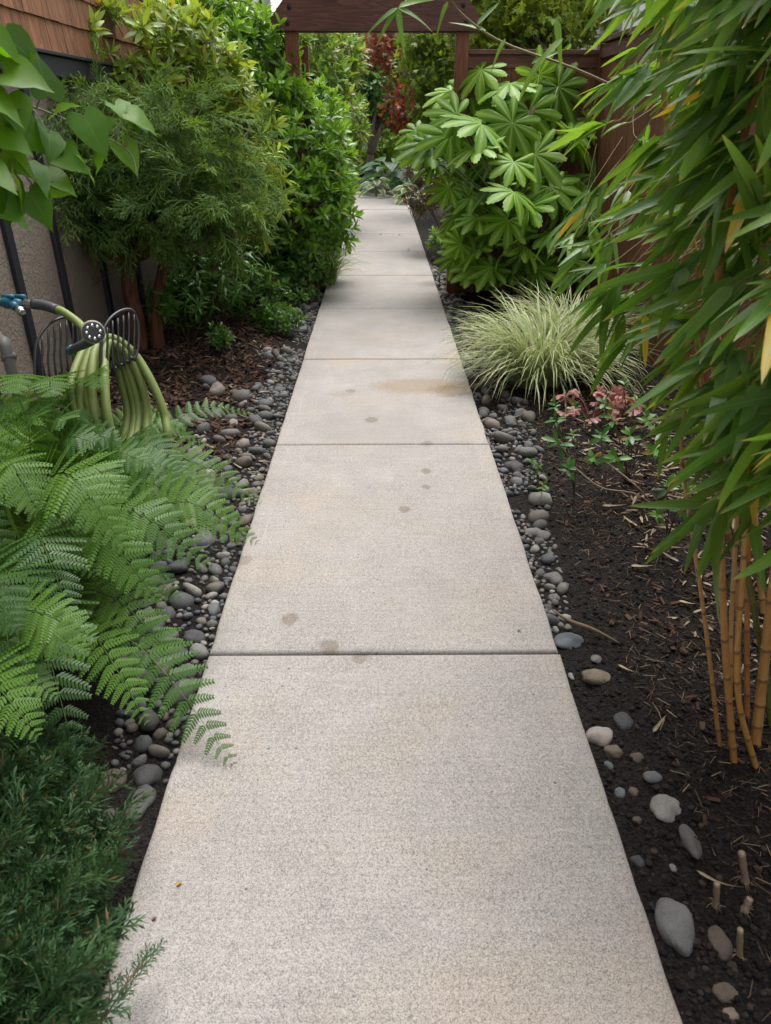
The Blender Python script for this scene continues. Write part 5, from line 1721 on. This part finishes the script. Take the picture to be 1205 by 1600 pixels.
def stone_bed(name, label_parent, cand, seed, cap=300, sink=.25, avoid=()):
    """cand: list of (x, y, radius) tried in order, kept where they do not overlap."""
    r = np.random.default_rng(seed)
    root = empty(name, (np.mean([c[0] for c in cand]), np.mean([c[1] for c in cand]), 0), kind='structure')
    grid = {}
    keep = []
    for x, y, q in list(avoid) + list(cand):
        gx, gy = int(x / .12), int(y / .12)
        ok = True
        for i in (-1, 0, 1):
            for j in (-1, 0, 1):
                for (x2, y2, q2) in grid.get((gx + i, gy + j), ()):
                    if (x - x2) ** 2 + (y - y2) ** 2 < ((q + q2) * .82) ** 2:
                        ok = False
        if ok or (x, y, q) in avoid:
            grid.setdefault((gx, gy), []).append((x, y, q))
            if (x, y, q) not in avoid:
                keep.append((x, y, q))
    k = np.array(keep)
    n = len(k)
    M = np.zeros((n, 4, 4))
    for i, (x, y, q) in enumerate(k):
        a = r.random() * 6.28
        rot = Matrix.Rotation(a, 3, 'Z') @ Matrix.Rotation(r.normal() * .25, 3, 'X') @ Matrix.Rotation(r.normal() * .25, 3, 'Y')
        M[i, :3, :3] = np.array(rot) * q * r.uniform(.95, 1.2)
        M[i, :3, 3] = (x, y, gz(x, y) + q * r.uniform(-.05, .38))
        M[i, 3, 3] = 1
    size = k[:, 2] / np.linalg.norm(M[:, :3, 3] - CAM, axis=1)
    o = np.argsort(-size)
    idx = r.integers(0, len(ST), n)
    for i in o[:cap]:
        put('stone', STM[idx[i]], root, M[i])
    f = o[cap:]
    if len(f):
        part('stone', join([spread(ST[j], M[f[idx[f] == j]]) for j in range(len(ST))]), M_STONE, root, kind='stuff')
    return root

# single stones that stand out
SING = [(890, 992, 25, 15, 'smooth blue-grey stone by the joint of the walk, right bed'), (932, 1056, 28, 14, 'flat tan-brown stone lying in the dark right bed'), (940, 1145, 24, 17, 'pinkish white rounded stone at the right walk edge'),
        (975, 1126, 15, 15, 'round charcoal stone behind the pinkish white stone'), (961, 1170, 16, 10, 'small tan stone touching the pinkish white stone'), (954, 1190, 8, 7, 'tiny blue-grey stone below the tan stone'),
        (997, 1181, 12, 9, 'small grey-brown stone in open soil right of the tan stone'), (1019, 1216, 16, 9, 'small grey oblong stone in open soil'), (971, 1230, 10, 8, 'small blue-grey stone, left one of a close pair'), (992, 1231, 9, 8, 'small brownish stone, right one of a close pair'),
        (1041, 1265, 25, 20, 'speckled light grey stone in the right bed'), (1077, 1322, 16, 25, 'upright rectangular grey stone set in the soil'), (1059, 1440, 32, 36, 'largest grey oval stone lying flat in the right bed'), (1128, 1468, 17, 22, 'brown-grey angular stone right of the largest oval stone'),
        (805, 727, 17, 16, 'round dark grey stone on the right pebble edge'), (868, 898, 18, 12, 'grey wedge-shaped stone half buried near the walk'), (868, 924, 10, 9, 'small round grey stone below the wedge-shaped stone'), (835, 824, 17, 9, 'flat grey stone at the right walk edge'),
        (851, 831, 13, 10, 'angular grey stone touching a flat grey stone'), (885, 957, 13, 8, 'pale flat stone just above the dry stalk'), (932, 1027, 9, 7, 'small grey stone below the dry stalk'), (895, 1049, 7, 7, 'small light grey stone at the walk edge'),
        (857, 940, 9, 8, 'little dark stone at the walk edge left of the dry stalk'), (1136, 1545, 20, 12, 'half buried grey-brown stone low in the right corner'), (1147, 1576, 14, 9, 'small pinkish stone near the lower right corner'), (1000, 1340, 13, 8, 'dark half-buried stone near the right walk edge'), (997, 1278, 8, 6, 'little brown stone close to the walk'),
        (1053, 1352, 6, 6, 'tiny light grey stone below the rectangular stone'), (217, 1243, 24, 27, 'large dark grey stone wedged against the left walk edge'), (228, 1200, 25, 20, 'dark grey stone under the lowest fern frond'), (172, 1213, 24, 17, 'brownish dark stone behind the large wedged stone'),
        (300, 988, 20, 13, 'rounded dark stone under the ferns on the left'), (276, 1015, 20, 14, 'dark stone deeper under the ferns'), (287, 1043, 20, 14, 'grey flat-topped stone below the ferns near the joint'), (170, 1268, 15, 14, 'dark stone below the brownish stone on the left'), (333, 946, 12, 12, 'grey stone at the left walk edge under the ferns'), (172, 1290, 14, 14, 'lowest dark stone between juniper and walk'), (150, 1500, 18, 24, 'black stone in shadow beside the juniper twig')]
STB = [stone_T(100 + i, 3, .75, .3) for i in range(10)]
TONES = (('white', stone_mat('pale_pinkish_stone', [(.30, .265, .245), (.34, .31, .29)])), ('pinkish', stone_mat('pink_stone', [(.21, .165, .15), (.24, .19, .17)])), ('tan', stone_mat('tan_stone', [(.155, .125, .098), (.20, .165, .13)])),
         ('brown', stone_mat('brown_stone', [(.10, .08, .066), (.14, .112, .09)])), ('charcoal', stone_mat('charcoal_stone', [(.05, .053, .058), (.062, .066, .072)])), ('black', stone_mat('black_stone', [(.022, .023, .026), (.03, .031, .034)])),
         ('dark', stone_mat('dark_grey_stone', [(.05, .052, .056), (.075, .078, .082)])), ('blue', stone_mat('blue_grey_stone', [(.10, .122, .138), (.125, .145, .16)])), ('light', stone_mat('light_grey_stone', [(.19, .188, .18), (.24, .235, .225)])), ('pale', stone_mat('pale_grey_stone', [(.20, .20, .195), (.26, .255, .245)])), ('grey', stone_mat('mid_grey_stone', [(.105, .11, .115), (.15, .152, .152)])))
avoid = []
for i, (px, py, wx, hy, lab) in enumerate(SING):
    g = G(px, py, -.035)
    z = float(np.dot(g - CAM, FWD))
    rx = wx / FPX * z
    ry = hy / FPX * z * 1.35
    t = STB[i % 10]
    x0, y0_ = np.abs(t.V[:, 0]).max(), np.abs(t.V[:, 1]).max()
    rz = min(rx, ry) * .62
    V = t.V / [x0, y0_, np.abs(t.V[:, 2]).max()] * [rx, ry, rz]
    h = float(gz(g[0], g[1]))
    side = -1 if g[0] < 0 else 1
    gx_ = g[0]
    if side > 0:
        gx_ = max(gx_, PX1 + rx * .95)
    else:
        gx_ = min(gx_, PX0 - rx * .95)
    tone = next((m_ for w_, m_ in TONES if re.search(r'\b(pinkish white rounded)' if w_ == 'white' else r'^\D*?\b' + w_, lab.split(' beside')[0].split(' of the')[0].split(' touching')[0].split(' behind')[0].split(' below')[0])), M_STONE)
    o = solid('river_stone', T(V + [gx_, g[1], max(h, -.09) + rz * .02], None, t.Tr, t.A), tone, lab, 'stone', 'loose stones beside the walk')
    avoid.append((gx_, g[1], max(rx, ry) * .9))

r_ = np.random.default_rng(171)
def cand_strip(side, spec, n, seed):
    """spec rows: y, inner x, outer x; sizes biggest first."""
    r = np.random.default_rng(seed)
    s = np.array(spec)
    out = []
    y = r.uniform(s[0, 0], s[-1, 0], n)
    u = r.random(n) ** 1.35
    a, b_ = np.interp(y, s[:, 0], s[:, 1]), np.interp(y, s[:, 0], s[:, 2])
    x = a + (b_ - a) * u
    q = .0085 + .022 * r.random(n) ** 2.2
    big = (r.random(n) < .03) & (b_ - a > .15)
    q = np.where(big, .024 + .026 * r.random(n), q)
    hole = (y > 2.5) & (vnoise(np.stack([x * 5, y * 5, x * 0 + seed], -1)) > .50 - (x - a) / (b_ - a + .01) * .35)
    q = np.where(hole, -1, q)
    o = np.argsort(-(q * big + r.random(n) * .02))
    out = [(side * x[i], y[i], q[i]) for i in o if q[i] > 0 and x[i] - q[i] > .535]
    return out
stone_bed('pebble_border', '', cand_strip(-1, [(1.3, .545, .70), (2.4, .545, .88), (3.2, .545, 1.0), (4.6, .545, .86), (6.2, .545, .80), (8.5, .54, .72)], 9000, 172), 173, avoid=avoid)
stone_bed('pebble_border', '', cand_strip(1, [(1.9, .56, .62), (2.5, .56, .70), (3.0, .555, .76), (3.9, .555, .84), (5.2, .555, .90), (7.0, .555, .80), (9.0, .55, .66)], 6000, 174), 175, avoid=avoid)
# scattered larger stones left of the pebbles
cs = []
for i in range(160):
    y = r_.uniform(2.4, 4.3)
    cs.append((-r_.uniform(.72, 1.08), y, r_.uniform(.028, .055)))
stone_bed('stone_edging', '', cs[:46], 176, avoid=avoid)

# ================================================================== MULCH AND LITTER
M_CRUMB = tex_bits_mat('soil_crumb', [(0.0055, 0.0044, 0.004), (0.013, 0.0105, 0.0095), (0.026, 0.02, 0.017), (0.0085, 0.007, 0.0065), (0.05, 0.038, 0.031)], .95)
M_MULCH = tex_bits_mat('bark_mulch', [(0.05, 0.026, 0.016), (0.095, 0.048, 0.029), (0.035, 0.02, 0.013), (0.14, 0.082, 0.052), (0.06, 0.035, 0.024)], .9)
M_STRAW = tex_bits_mat('dry_straw', [(0.24, 0.17, 0.10), (0.10, 0.062, 0.036), (0.36, 0.28, 0.18), (0.075, 0.048, 0.03), (0.17, 0.11, 0.065), (0.05, 0.033, 0.022), (0.28, 0.21, 0.13)], .8)
M_DRY = leaf_mat('dry_bamboo_leaf', [(0.28, 0.21, 0.135), (0.40, 0.32, 0.23), (0.17, 0.12, 0.075), (0.34, 0.27, 0.20), (0.22, 0.16, 0.10)], .7, .15, vein=(.5, .42, .3), veinw=.12, tcol=(1.1, 1, .8))
def crumb_T(seed):
    t = stone_T(seed, 1, .75, .5)
    return t
def chip_T(seed):
    r = np.random.default_rng(seed)
    a, b_, c = 1.0, r.uniform(.22, .45), r.uniform(.08, .16)
    t = box(-a, a, -b_, b_, -c, c)
    t.V += r.normal(size=t.V.shape) * [.15, .06, .05]
    return t
def lay(ts, x, y, sz, r, lift=.3, tilt=.35):
    n = len(x)
    d = np.stack([np.cos(q := r.random(n) * 6.28), np.sin(q), r.normal(size=n) * tilt * .5], 1)
    up = np.stack([r.normal(size=n) * tilt, r.normal(size=n) * tilt, np.ones(n)], 1)
    M = frames(np.stack([x, y, gz(x, y) + sz * lift], 1), d, up, sz)
    idx = r.integers(0, len(ts), n)
    return join([spread(t, M[idx == j]) for j, t in enumerate(ts)])
r_ = np.random.default_rng(181)
CR = [crumb_T(400 + i) for i in range(4)]
n = 16000
y = .35 + 4.6 * r_.random(n) ** 1.5
x = .56 + r_.random(n) ** 1.0 * (np.minimum(1.2, .35 + y * .42))
part('soil_crumbs', lay(CR, x, y, .0022 + .0085 * r_.random(n) ** 3, r_, .25), M_CRUMB, kind='stuff', smooth=False)
CH = [chip_T(420 + i) for i in range(5)]
n = 5200
y = 2.6 + 4.2 * r_.random(n) ** 1.1
x = -(.72 + 1.1 * r_.random(n))
part('bark_mulch', lay(CH, x, y, .008 + .020 * r_.random(n) ** 2, r_, .4, .5), M_MULCH, kind='stuff', smooth=False)
n = 1600
y = 1.0 + 5.0 * r_.random(n)
x = .75 + 1.0 * r_.random(n)
part('bark_mulch', lay(CH, x, y, .006 + .012 * r_.random(n) ** 2, r_, .4, .5), M_MULCH, kind='stuff', smooth=False)
SW = [chip_T(440 + i) for i in range(4)]
for t in SW:
    t.V *= [1, .14, .3]
n = 9500
y = .45 + 3.6 * r_.random(n)
lo = np.interp(y, [.4, 1.0, 1.6, 2.4, 4], [.70, .80, .80, .78, .85])
x = lo - .06 + (1.75 - lo) * r_.random(n) ** .95
part('straw_litter', lay(SW, x, y, .0035 + .016 * r_.random(n) ** 2.6, r_, .5, .3), M_STRAW, kind='stuff', smooth=False)
DL = [leaf(BAMBOO, 1, .15, .3, -.15, .5), leaf(BAMBOO, 1, .13, -.3, .2, -.6), leaf(BAMBOO, 1, .17, .1, .1, .9)]
n = 1000
y = 1.3 + 3.0 * r_.random(n)
x = np.interp(y, [1.0, 2.0, 3.0, 4.2], [1.02, .98, .95, 1.0]) + .75 * r_.random(n) ** .9
part('dry_leaf_litter', lay(DL, x, y, .025 + .06 * r_.random(n), r_, .12, .4), M_DRY, kind='stuff')
n = 330
y = 2.6 + 3.8 * r_.random(n)
x = -(.58 + .95 * r_.random(n))
part('dry_leaf_litter', lay(DL, x, y, .03 + .05 * r_.random(n), r_, .2, .4), M_DRY, kind='stuff')

# single dry leaves and stalks one can point at
def lying(px, py, dx, dy, L, lab, kind_='dry_leaf', w=1.0, curl=.3):
    g = G(px, py, -.03)
    e = G(px + dx, py + dy, -.03)
    d = nrm(e - g)
    t = spread(leaf(BAMBOO, L, L * .16 * w, .35, -curl, .8), frames([0, 0, 0], d, [.1, -.2, 1], 1.0), np.array([r_.random()]))
    t.V += g
    t.V[:, 2] += float(gz(g[0], g[1])) + .012 - t.V[:, 2].min()
    solid(kind_, t, M_DRY, lab, 'leaf')
lying(985, 888, 40, 8, .085, 'pale curled dry leaf alone in the middle of the right bed', w=1.4)
lying(940, 795, 40, 6, .11, 'dry bamboo leaf lying beside the trailing bare stem', w=1.2)
lying(1088, 1360, 50, 40, .10, 'white curved dry sheath near the cut bamboo stumps', w=.6, curl=.6)
lying(965, 1042, 35, 25, .075, 'narrow olive dry leaf below the dry stalk')
lying(1020, 1145, 25, -30, .065, 'dry leaf sliver right of the round charcoal stone')
lying(790, 655, 40, -4, .10, 'tan dry bamboo leaf by the right pebbles', w=.7)
lying(1000, 730, 30, 12, .09, 'dry leaf under the spreading small evergreen', w=1.2)
lying(845, 690, 4, 26, .08, 'pale dry leaf standing by the round dark stone', w=.8)
lying(1060, 940, 40, 16, .07, 'grey dry leaf piece left of the bamboo culms', w=1.4)
p_ = [G(862, 952, -.02), G(890, 970, -.0), G(930, 985, -.01), G(970, 1006, -.03)]
p_ = [np.array([q[0], q[1], max(q[2], float(gz(q[0], q[1])) + .008)]) for q in p_]
solid('dry_stalk', tube(smooth_path(p_, 14), [.002, .003, .004, .005, .006, .007, .0075, .0075, .007, .006, .005, .004, .003, .001], 6), M_STRAW, 'frayed dry stalk lying from the walk edge across the soil', 'stalk')
# cut stumps of bamboo
M_STUMP = culm_mat('dead_bamboo_stump', [(0.22, 0.165, 0.11), (0.28, 0.215, 0.15)])
for (a, c_, r0, lab) in (((1168, 1365), (1155, 1300), .0075, 'tallest pale cut bamboo stump in the right bed'), ((1125, 1395), (1122, 1355), .0065, 'short cut bamboo stump beside the white curved sheath'), ((1165, 1470), (1158, 1420), .006, 'lowest dry bamboo stump above the angular stone'), ((1170, 1405), (1178, 1392), .007, 'orange-cut bamboo stump with an open end')):
    g = G(*a)
    g[2] = float(gz(g[0], g[1]))
    e = PY(c_[0], c_[1], g[1] + .01)
    e = g + (e - g) * .58
    q = smooth_path([g - [0, 0, .03], g, (g + e) / 2, e], 12)
    t = tube(q, [r0 * (1.5 if i < 4 else 1.0 + .18 * (i % 4 == 0)) for i in range(12)], 9)
    t.A[:, 1] = 0
    fib = [tube(smooth_path([g + [0, 0, .004], g + [math.cos(a_) * .35 * l_, math.sin(a_) * .35 * l_, .004 + .3 * l_ * r_.random() * .5], g + [math.cos(a_ + .5) * l_, math.sin(a_ + .5) * l_, -.004]], 4), [.0012, .0009, .0006, .0003], 4) for a_, l_ in zip(r_.random(16) * 6.28, r_.uniform(.008, .032, 16))]
    t = join([t] + fib)
    t.A[:, 1] = 0
    solid('bamboo_stump', t, M_STUMP, lab, 'stump', 'cut bamboo stumps')
# bits on the walk
def bit(px, py, s, col, lab, nm, cat):
    g = G(px, py, .002)
    t = spread(leaf(ELLIPT, s, s * .6, .5, -.4, 1.0), frames([g + [0, 0, .001]], [.9, .3, .05], [.1, .1, 1], 1))
    t.V[:, 2] += .002 - t.V[:, 2].min()
    solid(nm, t, leaf_mat(nm + '_' + cat + str(px), [col, tuple(v * .8 for v in col)], .6, .1), lab, cat)
bit(274, 1384, .016, (.55, .33, .03), 'tiny yellow fallen leaf on the concrete at lower left', 'fallen_leaf', 'leaf')
bit(236, 1438, .013, (.22, .07, .025), 'tiny rust-brown leaf scrap on the concrete near the juniper', 'fallen_leaf', 'leaf')
bit(728, 1134, .008, (.25, .2, .12), 'small beige crumb of leaf in the middle of the nearest slab', 'fallen_leaf', 'leaf')
bit(808, 986, .013, (.10, .22, .04), 'tiny green leaf scrap on the second slab near its right edge', 'fallen_leaf', 'leaf')
for i, (px, py) in enumerate(((593, 367), (622, 368), (636, 392))):
    bit(px, py, .035, (.18, .09, .05), ('brown leaf scrap, leftmost on the far slabs', 'brown leaf scrap, middle one on the far slabs', 'brown leaf scrap by the far joint at the right')[i], 'fallen_leaf', 'leaf')
